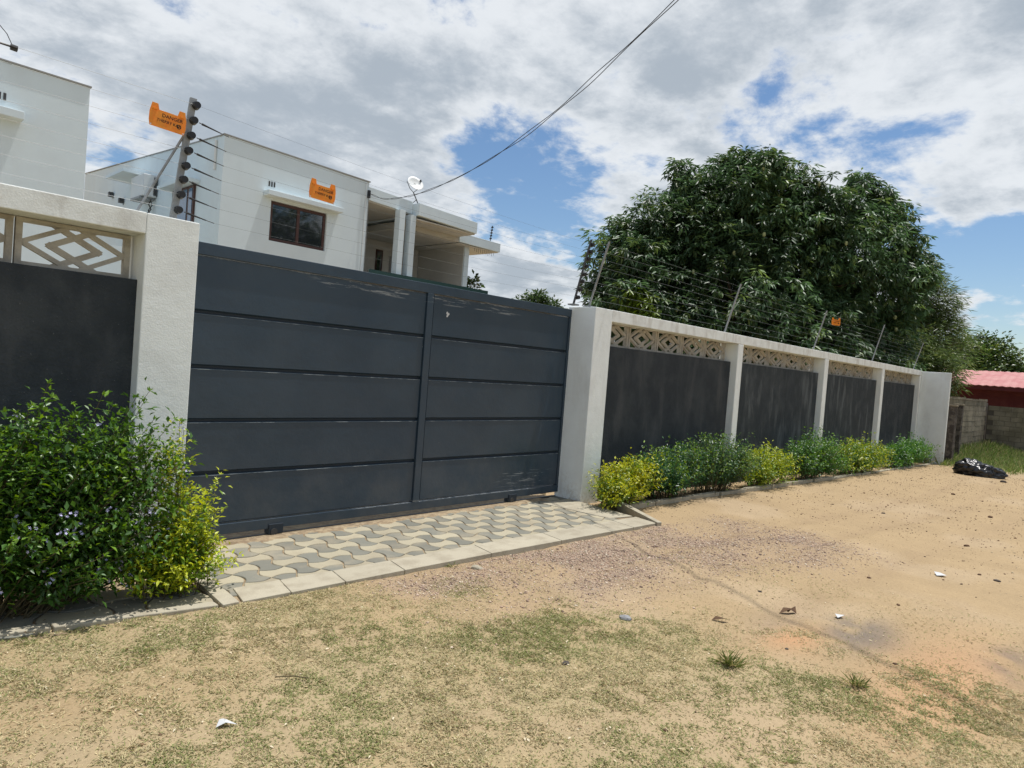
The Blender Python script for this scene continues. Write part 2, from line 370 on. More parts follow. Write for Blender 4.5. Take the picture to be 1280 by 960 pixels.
def axisgrid(lo, a, b, hi, step):
    core_ = np.arange(a, b, step); out = [b]; s = step
    while out[-1] < hi: s *= 1.16; out.append(out[-1] + s)
    lo_ = [a - step]; s = step
    while lo_[-1] > lo: s *= 1.16; lo_.append(lo_[-1] - s)
    return np.concatenate([lo_[::-1], core_, out])
gx = axisgrid(-900, -.5, 9, 1500, .045); gy = axisgrid(-900, -.6, 4.6, 900, .045)
GX, GY = np.meshgrid(gx, gy, indexing='ij'); GZ = gz(GX, GY)
V = np.stack([GX, GY, GZ], -1).reshape(-1, 3); nx, ny = GX.shape
ii = (np.arange(nx - 1)[:, None] * ny + np.arange(ny - 1)[None]).ravel()
F = np.stack([ii, ii + ny, ii + ny + 1, ii + 1], 1)
x, y = V[:, 0], V[:, 1]
col = np.tile(np.array([.375, .275, .158]), (len(V), 1))
def blend(col, m_, c): return col * (1 - m_[:, None]) + np.array(c) * m_[:, None]
col = blend(col, .45 * ss(fbm(x, y, .55, 4, 31), .5, .75), (.33, .24, .14))
col = blend(col, .6 * ss(fbm(x, y, .9, 5, 41), .52, .7), (.42, .32, .205))
col = blend(col, .7 * grass_density(x, y), (.36, .295, .165))
col = blend(col, .75 * gravel_density(x, y), (.29, .215, .17))
e1 = np.exp(-(((x - 4.95) / .42) ** 2 + ((y - 1.30) / .22) ** 2) ** 1.5); e2 = np.exp(-(((x - 5.25) / .35) ** 2 + ((y - .52) / .13) ** 2) ** 1.5)
e3 = np.exp(-(((x - 4.75) / .45) ** 2 + ((y - 1.75) / .16) ** 2))
nm = ss(fbm(x, y, 6, 4, 51), .25, .55)
col = blend(col, .95 * np.clip(e1 + e2, 0, 1) * nm, (.185, .155, .125)); col = blend(col, .5 * e3 * nm, (.30, .23, .17))
e4 = np.exp(-(((x - 4.45) / .28) ** 2 + ((y - 1.55) / .16) ** 2)); e5 = np.exp(-(((x - 4.5) / .9) ** 2 + ((y - .75) / .3) ** 2))
col = blend(col, .7 * e4, (.50, .27, .14)); col = blend(col, .75 * e5, (.47, .27, .15))
trk = np.zeros(len(V))
for yc, wd in ((1.55, .14), (.15, .15), (3.0, .12), (2.35, .09)):
    yy = yc + .25 * np.sin(x * .35)
    trk = np.maximum(trk, np.exp(-((y - yy) / wd) ** 2) * ss(x, 4.0, 5.5) * (.4 + .6 * ss(fbm(x, y, 3.3, 4, 71), .35, .6)))
col = blend(col, .42 * trk, (.30, .215, .13))
far = ss(np.hypot(x - 30, y - 3.8), 9, 3)
col = blend(col, far * (y > -2) * .7, (.13, .16, .05))
gme = npmesh('ground', V, F, col, M['ground'], True)
g = bpy.data.objects.new('ground', gme); C.objects.link(g); g['kind'] = 'structure'

# ------------------------------------------------------------------ driveway
CELL = .188; A_ = .20
def bone(grey):
    pts = []
    for k in range(4):               # sides S,E,N,W ; bulge sign alternates
        c0 = [(-.5, -.5), (.5, -.5), (.5, .5), (-.5, .5)][k]; c1 = [(.5, -.5), (.5, .5), (-.5, .5), (-.5, -.5)][k]
        nrm = [(0, -1), (1, 0), (0, 1), (-1, 0)][k]; s = A_ * (1 if k % 2 == 0 else -1)
        for i in range(6):
            t_ = i / 6; h_ = s * math.sin(math.pi * t_)
            pts.append((c0[0] + (c1[0] - c0[0]) * t_ + nrm[0] * h_, c0[1] + (c1[1] - c0[1]) * t_ + nrm[1] * h_))
    if not grey: pts = [(-q[1], q[0]) for q in pts]
    return pts
def paver_mesh(grey, cell):
    po = bone(grey); n = len(po)
    # inset by a mortar gap, slightly rounded top edge
    def ins(d):
        out = []
        for i in range(n):
            p, q, r = Vector(po[i - 1]), Vector(po[i]), Vector(po[(i + 1) % n]); tn = (r - p).normalized(); nn = Vector((tn.y, -tn.x))
            out.append((q - nn * d) * cell)
        return out
    a = ins(.028); b = ins(.05)
    V = [(*q, -.05) for q in a] + [(*q, -.004) for q in a] + [(*q, 0) for q in b]
    F = [(i, (i + 1) % n, (i + 1) % n + n, i + n) for i in range(n)] + [(i + n, (i + 1) % n + n, (i + 1) % n + 2 * n, i + 2 * n) for i in range(n)] + [tuple(range(2 * n, 3 * n))]
    me = bpy.data.meshes.new('paver'); me.from_pydata(V, [], F); me.update(); me.materials.append(M['paver_grey' if grey else 'paver_cream']); return me
pg, pc = paver_mesh(True, CELL), paver_mesh(False, CELL)
drive = empty('driveway', (4.1, 4.4, 0), kind='structure')
dl = Vector((4.1, 4.4, 0))
MB().box(1.80, 3.95, -.12, 6.45, 5.75, .0155).build('bedding', M['bedding'], drive)
def clip_ok(cx, cy):
    xr = 6.30 + (cy - 3.9) * .25
    return 1.95 < cx < xr - .12
for j in range(-1, 6):
    for i in range(-1, 24):
        cx, cy = 2.16 + CELL * i, 4.37 + .184 * j - .004 * i
        if not clip_ok(cx, cy) or cy > 5.28: continue
        grey = (i + j) % 2 == 0
        link(pg if grey else pc, 'paver', drive, (cx - dl.x, cy - dl.y, .024 + random.uniform(-.0012, .0012)), R_(random.uniform(-1.6, 1.6)), (1, .98, 1)).rotation_euler.x = R_(random.uniform(-.7, .7))
def kfront(x): return np.interp(x, [1.7, 3.14, 4.0, 6.34], [3.945, 3.91, 3.885, 3.765])
def kback(x): return np.interp(x, [1.7, 3.14, 4.0, 6.5], [4.20, 4.165, 4.15, 4.06])
kx = [1.90, 2.22, 2.62, 3.12, 4.0, 4.87, 5.62, 5.98, 6.40]
for a, b in zip(kx[:-1], kx[1:]):
    a_, b_ = a + .003, b - .003; zt = .029 + random.uniform(-.002, .002)
    q = [(a_, kfront(a_)), (b_, kfront(b_)), (b_ + .05, kback(b_)), (a_ + .05, kback(a_))]
    MB().hexa([(*p, -.12) for p in q], [(*p, zt) for p in q]).build('kerb_stone', M['kerb'], drive, bev=.004)
# end courses: raised edging at the left end, thin kerb at the right end
MB().hexa([(1.775, 3.93, -.1), (1.875, 3.93, -.1), (1.93, 4.62, -.1), (1.83, 4.62, -.1)], [(1.775, 3.93, .038), (1.875, 3.93, .038), (1.93, 4.62, .038), (1.83, 4.62, .038)]).build('edging', M['kerb'], drive, bev=.004)
MB().hexa([(6.37, 3.74, -.14), (6.43, 3.72, -.14), (6.78, 4.46, -.14), (6.71, 4.50, -.14)], [(6.37, 3.74, .045), (6.43, 3.72, .045), (6.78, 4.46, .09), (6.71, 4.50, .09)]).build('edging', M['kerb'], drive, bev=.006)
# cement margin between pavers and pillar
MB().hexa([(5.98, 5.08, -.1), (6.10, 4.17, -.1), (6.44, 4.10, -.1), (6.52, 5.08, -.1)], [(5.98, 5.08, .030), (6.10, 4.17, .030), (6.44, 4.10, .030), (6.52, 5.08, .030)]).build('cement_margin', M['kerb'], drive, bev=.004)
# sand drifted against the gate line
sv = []; 
nxs = 90
for k in range(nxs + 1):
    xx = 1.9 + 4.3 * k / nxs; wv = .10 + .07 * math.sin(k * .5) + .05 * math.sin(k * 1.7 + 1)
    sv += [(xx, 5.18 - wv, .012), (xx, 5.20, .031), (xx, 5.5, .028)]
sf = [(3 * k + a, 3 * k + 3 + a, 3 * k + 4 + a, 3 * k + 1 + a) for k in range(nxs) for a in (0, 1)]
MB().add(sv, sf).build('drifted_sand', M['bedding'], drive)

# ------------------------------------------------------------------ paved strip at the foot of the left wall
strip = empty('paved_strip', (0, 4.3, 0), kind='structure'); sl_ = Vector((0, 4.3, 0))
MB().hexa([(-6, 4.4, -.12), (-1, 4.3, -.12), (-1, 4.85, -.12), (-6, 4.85, -.12)], [(-6, 4.4, .003), (-1, 4.3, .003), (-1, 4.85, .003), (-6, 4.85, .003)]).build('bedding', M['bedding'], strip)
MB().hexa([(-1, 4.3, -.12), (1.78, 3.96, -.12), (1.82, 4.85, -.12), (-1, 4.85, -.12)], [(-1, 4.3, .003), (1.78, 3.96, .003), (1.82, 4.85, .003), (-1, 4.85, .003)]).build('bedding', M['bedding'], strip)
pg2, pc2 = paver_mesh(True, .27), paver_mesh(False, .27)
ang = math.atan2(-.17, 1)
for j in range(0, 2):
    for i in range(0, 12):
        cx = 1.62 - .27 * i * math.cos(ang) - .27 * j * math.sin(ang); cy = 4.16 + .27 * i * -math.sin(ang) * 1.0 + .27 * j
        if cx < -1.4: continue
        grey = (i + j) % 2 == 1
        link(pg2 if grey else pc2, 'paver', strip, (cx - sl_.x, cy - sl_.y, .018 + random.uniform(-.002, .002)), ang)
ke = [1.765, .95, .1, -.8, -1.8, -2.9, -4.2]
fy = lambda x_: np.interp(x_, [-6, -.2, .73, 1.78], [4.8, 4.32, 4.155, 3.95])
for b, a in zip(ke[:-1], ke[1:]):
    q = [(a + .005, fy(a)), (b - .005, fy(b)), (b - .005, fy(b) + .075), (a + .005, fy(a) + .075)]
    MB().hexa([(*p, -.12) for p in q], [(*p, .034) for p in q]).build('kerb_stone', M['kerb'], strip, bev=.006)

# ------------------------------------------------------------------ breeze block, one mesh shared by all
BW, BH = .65, .33
def breeze_mesh():
    b = MB(); W2, H2 = BW - .012, BH - .006; fr = .035; y0, y1 = 0.0, .055
    b.box(0, y0, 0, fr, y1, H2); b.box(W2 - fr, y0, 0, W2, y1, H2); b.box(fr, y0 + .001, 0, W2 - fr, y1 - .001, .028); b.box(fr, y0 + .001, H2 - .028, W2 - fr, y1 - .001, H2)
    cx, cz = W2 / 2, H2 / 2; k = 0
    def P_(u, v): return (u * W2, v * H2)
    for sx in (0, 1):
        for sy in (0, 1):
            fx = (lambda u: u) if not sx else (lambda u: 1 - u); fy_ = (lambda v: v) if not sy else (lambda v: 1 - v)
            k += 1
            b.bar2(P_(fx(.03), fy_(.475)), P_(fx(.47), fy_(.975)), .031, y0 + .005 + .0015 * k, y1 - .005 - .0015 * k)
            b.bar2(P_(fx(.265), fy_(.475)), P_(fx(.70), fy_(.975)), .040, y0 + .011 + .0015 * k, y1 - .011 - .0015 * k)
    o = b.build('breeze_block', M['block']); me = o.data; bpy.data.objects.remove(o); return me
bmesh_block = breeze_mesh()

def wall_bay(root, x0, x1, yf, zb, ztop, panel_mat, nblocks, gz0, right_to_left=False):
    """recessed dark panel with a row of breeze blocks over it, between two posts"""
    base = parent_loc(root)
    zl = ztop - .44                                    # ledge
    MB().box(x0 - .04, yf + .115, gz0 - .3, x1 + .04, yf + .30, zl).build('panel', panel_mat, root, bev=.006)
    for k in range(nblocks):
        xx = (x1 - (k + 1) * BW - .006) if right_to_left else (x0 + .01 + k * (x1 - x0 - .02) / nblocks)
        s = 1 if right_to_left else (x1 - x0 - .02) / nblocks / BW
        link(bmesh_block, 'breeze_block', root, (xx - base.x, yf + .215 - base.y, zl + .002 - base.z), 0, (s, 1, (ztop - .11 - zl - .002) / BH))

# left boundary wall ------------------------------------------------
LW_Y = 4.872; LT = 2.425
lw = empty('boundary_wall', (-.5, LW_Y, 0), label='white framed wall with dark panel at the left edge, behind the big flowering bush', category='wall')
MB().box(1.52, LW_Y, -.3, 1.86, LW_Y + .36, LT - .002).build('pillar', M['plaster'], lw, bev=.006)
MB().box(-6, LW_Y + .0015, LT - .14, 1.5195, LW_Y + .335, LT).build('coping_beam', M['coping'], lw, bev=.006)
for xp in (-2.65,): MB().box(xp, LW_Y + .002, -.3, xp + .2, LW_Y + .33, LT - .142).build('post', M['plaster'], lw, bev=.01)
def lbay(x0, x1, n):
    zl = 1.985
    MB().box(x0 - .01, LW_Y + .115, -.3, x1 + .04, LW_Y + .30, zl).build('panel', M['dark'], lw, bev=.006)
    for k in range(n):
        link(bmesh_block, 'breeze_block', lw, (x1 - (k + 1) * BW - .012 - lw.location.x, .215, zl + .003), 0, (1, 1, (2.283 - zl) / BH))
lbay(-2.44, 1.52, 6); lbay(-6, -2.66, 5)

# right boundary wall -----------------------------------------------
RY = 4.9; RT = 2.39
rw = empty('boundary_wall', (6.7, RY, 0), label='long white wall with four dark panels right of the gate, shrubs at its foot', category='wall')
MB().box(6.52, RY, -.4, 6.87, RY + .42, RT - .002).build('pillar', M['plaster'], rw, bev=.006)
edges = [(6.87, 10.42), (10.61, 14.44), (14.66, 18.52), (18.74, 22.30)]
MB().box(6.8705, RY + .0015, RT - .145, 22.44, RY + .335, RT).build('coping_beam', M['coping'], rw, bev=.006)
for (a, b), nx_ in zip(edges[:-1], edges[1:]):
    MB().box(b, RY + .001, -.8, nx_[0], RY + .33, RT - .147).build('post', M['plaster'], rw, bev=.01)
MB().box(22.30, RY + .001, -.9, 22.44, RY + .33, RT - .147).build('post', M['plaster'], rw, bev=.01)
for n_, ((a, b), pm) in enumerate(zip(edges, ('dark', 'dark_streak', 'dark_streak', 'dark'))):
    wall_bay(rw, a, b, RY, 0, RT - .002, M[pm], 5 if n_ == 0 else 5, float(slope(np.array(a))))
# end return, standing forward of the wall
MB().hexa([(22.45, 4.17, -.9), (22.57, 4.17, -.9), (22.57, RY + .33, -.9), (22.45, RY + .33, -.9)],
          [(22.45, 4.17, 2.37), (22.57, 4.17, 2.37), (22.57, RY + .33, 2.37), (22.45, RY + .33, 2.37)]).build('return_wall', M['plaster'], rw, bev=.01)

# planter kerb in front of the right wall: every piece laid end to end
pk = empty('planter_kerb', (12, 4.35, 0), kind='structure')
xs = [6.80, 7.45, 8.3, 9.2, 10.05, 11.0, 11.9, 12.9, 13.8, 14.7, 15.7, 16.7, 17.7, 18.8, 19.9, 21.0, 22.3]
for a, b in zip(xs[:-1], xs[1:]):
    za, zb_ = float(slope(a)), float(slope(b)); ya = 4.42 - .005 * (a - 6.8) + random.uniform(-.015, .015); yb = 4.42 - .005 * (b - 6.8) + random.uniform(-.015, .015)
    h_ = .055 if a < 13 else .03
    q = [(a + .012, ya, za), (b - .012, yb, zb_), (b - .012, yb + .075, zb_), (a + .012, ya + .075, za)]
    MB().hexa([(p[0], p[1], p[2] - .2) for p in q], [(p[0], p[1], p[2] + h_ + random.uniform(-.008, .01)) for p in q]).build('kerb_stone', M['kerb'], pk, bev=.008)

# ------------------------------------------------------------------ sliding gate
GYp = 5.265
gate = empty('sliding_gate', (4.15, GYp, 0), label='wide charcoal steel sliding gate closing the driveway', category='gate')
fr = MB(); X0, X1 = 1.80, 6.55
fr.box(X0, GYp + .001, .082, X1, GYp + .06, .165); fr.box(X0, GYp, 2.262, X1, GYp + .06, 2.355)
fr.box(4.235, GYp - .004, .166, 4.315, GYp + .058, 2.261); fr.box(X0, GYp + .002, .166, X0 + .06, GYp + .06, 2.261); fr.box(X1 - .06, GYp + .002, .166, X1, GYp + .06, 2.261)
fr.build('frame', M['gate'], gate, bev=.004)
MB().box(X0 + .07, GYp + .040, .17, X1 - .07, GYp + .055, 2.258).build('backing_sheet', M['gate_dark'], gate)
seams = [.166, .58, .995, 1.41, 1.83, 2.261]
for xa, xb in ((X0 + .062, 4.232), (4.333, X1 - .062)):
    for za, zb_ in zip(seams[:-1], seams[1:]):
        # pressed tray: flat face with rolled edges
        d = .022; b = MB(); f0 = GYp + .016; e = .004 if za == seams[0] else .010; e2 = .002 if zb_ == seams[-1] else .009
        za2, zb2 = za + e - .0, zb_ - e2
        b.add([(xa, GYp + .036, za2), (xb, GYp + .036, za2), (xb, GYp + .036, zb2), (xa, GYp + .036, zb2),
               (xa + .002, f0, za2 + d * .5), (xb - .002, f0, za2 + d * .5), (xb - .002, f0, zb2 - .006), (xa + .002, f0, zb2 - .006)],
              [(0, 1, 5, 4), (1, 2, 6, 5), (2, 3, 7, 6), (3, 0, 4, 7), (4, 5, 6, 7)])
        pn_ = b.build('panel', M['gate'], gate)
        MB().box(xa + .006, f0 - .0035, zb2 - .0105, xb - .006, f0 - .0003, zb2 - .0070).build('worn_highlight_lip', M['wornglint'], pn_)  # thin bead along the panel top, seam highlight put into its worn colour
for xa in (2.72, 5.63):
    wb = MB().box(xa, GYp - .012, .035, xa + .13, GYp + .07, .12).build('wheel_housing', M['gate_dark'], gate, bev=.004)
    MB().tube([(xa + .045, GYp - .02, .055), (xa + .045, GYp + .05, .055)], .03, 14).build('wheel', M['darksteel'], gate)
sp_ = []
for k in range(11):
    a = 2 * math.pi * k / 11; rr = .021 * (1 + .35 * math.sin(3 * a + 1) + .15 * math.sin(5 * a)); sp_.append((4.523 + rr * .9 * math.cos(a), 2.078 + rr * 1.25 * math.sin(a)))
MB().prism(sp_, GYp + .014, GYp + .0165, 'y').build('paint_spot', M['white'], gate)
track = MB().box(-2.5, GYp + .018, .0, 6.5, GYp + .05, .034)
track.build('gate_track', M['darksteel'], None, (2, GYp, 0), label='thin steel rail set in the ground under the gate', category='rail')
# yard paving seen under the gate
MB().box(.5, 5.52, -.1, 6.6, 17.3, .034).build('yard_paving', M['kerb'], None, (3, 8, 0), kind='structure')

# ------------------------------------------------------------------ house
hs_ = empty('white_house', (11, 18, 0), label='white two storey house with upper veranda behind the gate, orange sign before its window', category='house')
HX0, HX1, HY = 7.35, 11.85, 18.0
def wallwin(x0, x1, z0, z1f, wx0, wx1, wz0, wz1, y):   # front wall with an opening, top edge slopes
    b = MB(); t_ = .22
    def zt(x_): return z1f[0] + (z1f[1] - z1f[0]) * (x_ - x0) / (x1 - x0)
    def seg(a, c, lo, hi_a, hi_c): b.hexa([(a, y, lo), (c, y, lo), (c, y + t_, lo), (a, y + t_, lo)], [(a, y, hi_a), (c, y, hi_c), (c, y + t_, hi_c), (a, y + t_, hi_a)])
    seg(x0, wx0, z0, zt(x0), zt(wx0)); seg(wx1, x1, z0, zt(wx1), zt(x1)); seg(wx0, wx1, z0, wz0, wz0); seg(wx0, wx1, wz1, zt(wx0), zt(wx1))
    return b
wallwin(HX0, HX1, 0, (7.05, 6.93), 8.73, 10.48, 4.56, 5.67, HY).build('front_wall', M['house'], hs_)
b = MB()
b.hexa([(HX0 - .001, HY + .221, 0), (HX0 + .22, HY + .221, 0), (HX0 + .22, 31, 0), (HX0 - .001, 31, 0)], [(HX0 - .001, HY + .221, 7.06), (HX0 + .22, HY + .221, 7.06), (HX0 + .22, 31, 7.84), (HX0 - .001, 31, 7.84)])
b.build('side_wall', M['house'], hs_)
MB().box(HX1 - .22, HY + .221, 0, HX1, 21.9, 6.9).build('side_wall', M['house'], hs_)
MB().hexa([(HX0 - .03, HY - .03, 7.055), (HX1 + .03, HY - .03, 6.935), (HX1 + .03, HY + .3, 6.935), (HX0 - .03, HY + .3, 7.055)],
          [(HX0 - .03, HY - .03, 7.085), (HX1 + .03, HY - .03, 6.965), (HX1 + .03, HY + .3, 6.965), (HX0 - .03, HY + .3, 7.085)]).build('parapet_flashing', M['house_edge'], hs_)
MB().hexa([(HX0 - .03, HY + .31, 7.065), (HX0 + .25, HY + .31, 7.065), (HX0 + .25, 31, 7.85), (HX0 - .03, 31, 7.85)],
          [(HX0 - .03, HY + .31, 7.09), (HX0 + .25, HY + .31, 7.09), (HX0 + .25, 31, 7.875), (HX0 - .03, 31, 7.875)]).build('parapet_flashing', M['house_edge'], hs_)
def window(parent, x0, x1, z0, z1, y, fw_=.07, mull=1, fm='frame', gm='glass'):
    b = MB(); b.box(x0, y, z0, x1, y + .07, z0 + fw_); b.box(x0, y, z1 - fw_, x1, y + .07, z1)
    b.box(x0, y + .001, z0 + fw_, x0 + fw_, y + .069, z1 - fw_); b.box(x1 - fw_, y + .001, z0 + fw_, x1, y + .069, z1 - fw_)
    for k in range(mull):
        xm = x0 + (x1 - x0) * (k + 1) / (mull + 1); b.box(xm - fw_ * .6, y + .002, z0 + fw_, xm + fw_ * .6, y + .068, z1 - fw_)
    o = b.build('window', M[fm], parent)
    for k in range(mull + 1):
        xa = x0 + (x1 - x0) * k / (mull + 1); xb = x0 + (x1 - x0) * (k + 1) / (mull + 1)
        MB().box(xa + fw_ * .5, y + .03, z0 + fw_ * .5, xb - fw_ * .5, y + .04, z1 - fw_ * .5).build('pane', M[gm], o)
    return o
window(hs_, 8.745, 10.465, 4.575, 5.655, HY + .06)
MB().box(8.5, HY - .30, 5.74, 10.85, HY - .002, 5.88).build('lintel', M['house'], hs_, bev=.01)
for k in range(3): MB().box(8.62 + k * .075, HY - .012, 6.03, 8.66 + k * .075, HY - .002, 6.17).build('vent_slot', M['darksteel'], hs_)
# side facade: AC unit, window, small canopies
MB().box(HX0 - .40, 19.45, 5.98, HX0 - .003, 21.6, 6.07).build('lintel', M['house'], hs_)
b = MB().box(HX0 - .06, 19.70, 4.7, HX0 - .003, 21.3, 5.96); wo_ = b.build('window', M['frame'], hs_)
MB().box(HX0 - .07, 19.78, 4.78, HX0 - .061, 20.02, 5.88).build('pane', M['glass_blue'], wo_); MB().box(HX0 - .07, 20.16, 4.78, HX0 - .061, 21.22, 5.88).build('pane', M['glass_blue'], wo_)
MB().box(HX0 - .75, 23.6, 6.72, HX0 - .003, 25.4, 6.82).build('canopy', M['house'], hs_)
MB().tube([(HX0 - .03, 18.45, 6.98), (HX0 - .03, 18.45, 6.2)], .035, 8).build('conduit', M['acwhite'], hs_)
MB().tube([(HX1 - .12, HY - .03, 6.9), (HX1 - .12, HY - .03, .2)], .012, 6).build('conduit', M['acwhite'], hs_)
# veranda: roof slabs, columns, back wall
MB().hexa([(HX1 + .001, HY, 6.40), (13.58, HY, 6.33), (13.58, 21.9, 6.33), (HX1 + .001, 21.9, 6.40)], [(HX1 + .001, HY, 6.81), (13.58, HY, 6.73), (13.58, 21.9, 6.73), (HX1 + .001, 21.9, 6.81)]).build('roof_slab', M['house'], hs_, bev=.01)
MB().hexa([(13.585, 17.66, 6.26), (16.2, 17.66, 6.17), (16.2, 21.9, 6.17), (13.585, 21.9, 6.26)], [(13.585, 17.66, 6.66), (16.2, 17.66, 6.56), (16.2, 21.9, 6.56), (13.585, 21.9, 6.66)]).build('roof_slab', M['house'], hs_, bev=.01)
MB().hexa([(16.22, 18.59, 5.96), (18.33, 18.59, 5.94), (18.33, 22.62, 5.94), (16.22, 22.62, 5.96)], [(16.22, 18.59, 6.30), (18.33, 18.59, 6.27), (18.33, 22.62, 6.27), (16.22, 22.62, 6.30)]).build('roof_slab', M['house'], hs_, bev=.01)
MB().hexa([(HX1 + .003, HY + .05, 6.36), (13.58, HY + .05, 6.30), (13.58, 21.9, 6.30), (HX1 + .003, 21.9, 6.36)], [(HX1 + .003, HY + .05, 6.395), (13.58, HY + .05, 6.325), (13.58, 21.9, 6.325), (HX1 + .003, 21.9, 6.395)]).build('soffit', M['soffit'], hs_)
MB().box(HX1 + .002, 21.65, 3.0, 16.78, 21.88, 6.32).build('back_wall', M['veranda'], hs_)
MB().box(16.80, 18.9, 3.0, 17.02, 21.88, 5.93).build('end_wall', M['house'], hs_)
MB().box(16.785, 18.96, 3.0, 16.799, 21.64, 5.96).build('wall_lining', M['veranda'], hs_)
MB().box(13.6, 18.62, 5.95, 16.215, 21.6, 6.125).build('soffit', M['soffit'], hs_)
MB().box(13.6, 17.75, 6.13, 16.18, 21.6, 6.168).build('soffit', M['soffit'], hs_)
MB().box(16.24, 18.65, 5.915, 18.28, 22.5, 5.938).build('soffit', M['soffit'], hs_)
for xc in (12.93, 13.37): MB().box(xc, 17.78, 3.6, xc + .215, 18.05, 6.255 if xc > 13.3 else 6.33).build('column', M['house'], hs_, bev=.008)
MB().box(HX1 + .004, 17.6, 3.3, 16.9, 17.72, 4.235).build('balcony_parapet', M['greenband'], hs_)
MB().box(HX1 + .004, 17.72, 3.3, 17.0, 21.8, 3.5).build('veranda_floor', M['soffit'], hs_)
dd = MB().box(14.75, 21.60, 3.5, 15.05, 21.648, 5.62).build('door', M['frame'], hs_); MB().box(14.79, 21.59, 3.6, 15.01, 21.599, 5.56).build('pane', M['glass'], dd)
window(hs_, 15.40, 15.88, 4.1, 5.45, 21.59, .06, 0, 'house_edge', 'glass_pale')
for k in range(11):
    MB().tube([(17.15 + k * .10, 18.75, 5.945), (17.16 + k * .10, 18.76, 5.80 - .06 * (k * 37 % 5) / 4)], .007, 5).build('hanging_trim', M['darksteel'], hs_)
# AC unit is its own thing on the side wall
ac = empty('air_conditioner', (HX0, 23.2, 5.9), label='white air conditioner box high on the shaded side wall of the house', category='air conditioner')
MB().box(HX0 - .42, 22.75, 5.95, HX0 - .02, 23.9, 6.62).build('casing', M['acwhite'], ac, bev=.02)
MB().box(HX0 - .12, 22.72, 6.0, HX0 - .03, 22.748, 6.55).build('grille', M['darksteel'], ac)
MB().box(HX0 - .45, 22.9, 5.88, HX0 - .02, 23.8, 5.945).build('bracket', M['steel'], ac)
MB().tube([(HX0 - .1, 22.95, 5.9), (HX0 - .16, 22.98, 5.75), (HX0 - .08, 23.0, 5.6), (HX0 - .17, 23.05, 5.45), (HX0 - .1, 23.1, 5.35)], .018, 6).build('pipe', M['black'], ac)
MB().tube([(HX0 - .14, 22.9, 5.9), (HX0 - .08, 22.93, 5.72), (HX0 - .17, 22.95, 5.55), (HX0 - .09, 23.0, 5.4)], .016, 6).build('pipe', M['black'], ac)
# satellite dish on the veranda roof
sd = empty('satellite_dish', (13.75, 17.95, 6.66), label='small pale satellite dish on the veranda roof edge', category='satellite dish')
mast = Vector((13.78, 17.95, 6.64)); top = Vector((13.52, 17.95, 7.02))
MB().tube([mast, top], .018, 6).build('mast', M['darksteel'], sd); MB().tube([mast + Vector((-.25, .1, .0)), mast + (top - mast) * .45], .012, 6).build('brace', M['darksteel'], sd)
V = []; F = []; n = 18; axis = Vector((-.15, -.8, .5)).normalized(); a1 = axis.orthogonal().normalized(); a2 = axis.cross(a1); cc = top + Vector((.02, -.02, .26))
for r_ in range(5):
    rr = .28 * r_ / 4
    for k in range(n): V.append(cc + (a1 * math.cos(2 * math.pi * k / n) + a2 * math.sin(2 * math.pi * k / n)) * rr + axis * (rr * rr * .9))
for r_ in range(4):
    for k in range(n): F.append((r_ * n + k, r_ * n + (k + 1) % n, (r_ + 1) * n + (k + 1) % n, (r_ + 1) * n + k))
o = MB().add(V, F).build('reflector', M['acwhite'], sd, smooth=True); md = o.modifiers.new('thick', 'SOLIDIFY'); md.thickness = .008
MB().tube([top, top + Vector((-.15, 0, .09)), top + Vector((-.29, 0, .30))], .011, 6).build('support_arm', M['darksteel'], sd)
MB().tube([top, top + Vector((.14, -.02, .12)), top + Vector((.24, -.04, .40))], .011, 6).build('feed_arm', M['darksteel'], sd)
MB().tube([top + Vector((.24, -.04, .40)), top + Vector((.22, -.04, .46))], .03, 8).build('feed_horn', M['darksteel'], sd)
# little roof bracket at the far end of the veranda roof
rb = empty('roof_fence_bracket', (18.05, 18.9, 6.27), label='thin dark fence bracket standing on the far right corner of the veranda roof', category='fence bracket')
MB().tube([(18.05, 18.9, 6.25), (18.12, 18.9, 6.95)], .016, 5).build('post', M['darksteel'], rb)
for k in range(5): MB().tube([(18.07 + k * .012, 18.86, 6.45 + k * .11), (18.07 + k * .012, 18.94, 6.45 + k * .11)], .03, 7).build('insulator', M['black'], rb)

# left wing of the building, nearer the left edge
lwg = empty('house_wing', (1, 18, 0), label='white blank house wing with flat roof above the left wall', category='house')
wallwin(-5, 4.26, 0, (7.20, 7.18), 1.15, 2.66, 4.8, 5.93, HY).build('front_wall', M['house'], lwg)
MB().box(4.04, HY + .221, 0, 4.261, 27, 7.17).build('side_wall', M['house'], lwg)
MB().hexa([(-5, HY - .03, 7.205), (4.29, HY - .03, 7.185), (4.29, HY + .3, 7.185), (-5, HY + .3, 7.205)], [(-5, HY - .03, 7.235), (4.29, HY - .03, 7.215), (4.29, HY + .3, 7.215), (-5, HY + .3, 7.235)]).build('parapet_flashing', M['house_edge'], lwg)
MB().box(4.0, HY + .31, 7.19, 4.29, 27, 7.215).build('parapet_flashing', M['house_edge'], lwg)
window(lwg, 1.16, 2.65, 4.82, 5.92, HY + .06)
MB().box(.85, HY - .32, 6.0, 3.02, HY - .002, 6.17).build('lintel', M['house'], lwg, bev=.01)
for k in range(4): MB().box(2.42 + k * .09, HY - .012, 6.38, 2.47 + k * .09, HY - .002, 6.53).build('vent_slot', M['darksteel'], lwg)
MB().box(4.262, 19.5, 0, 7.349, 19.7, 3.9).build('link_wall', M['house'], lwg)
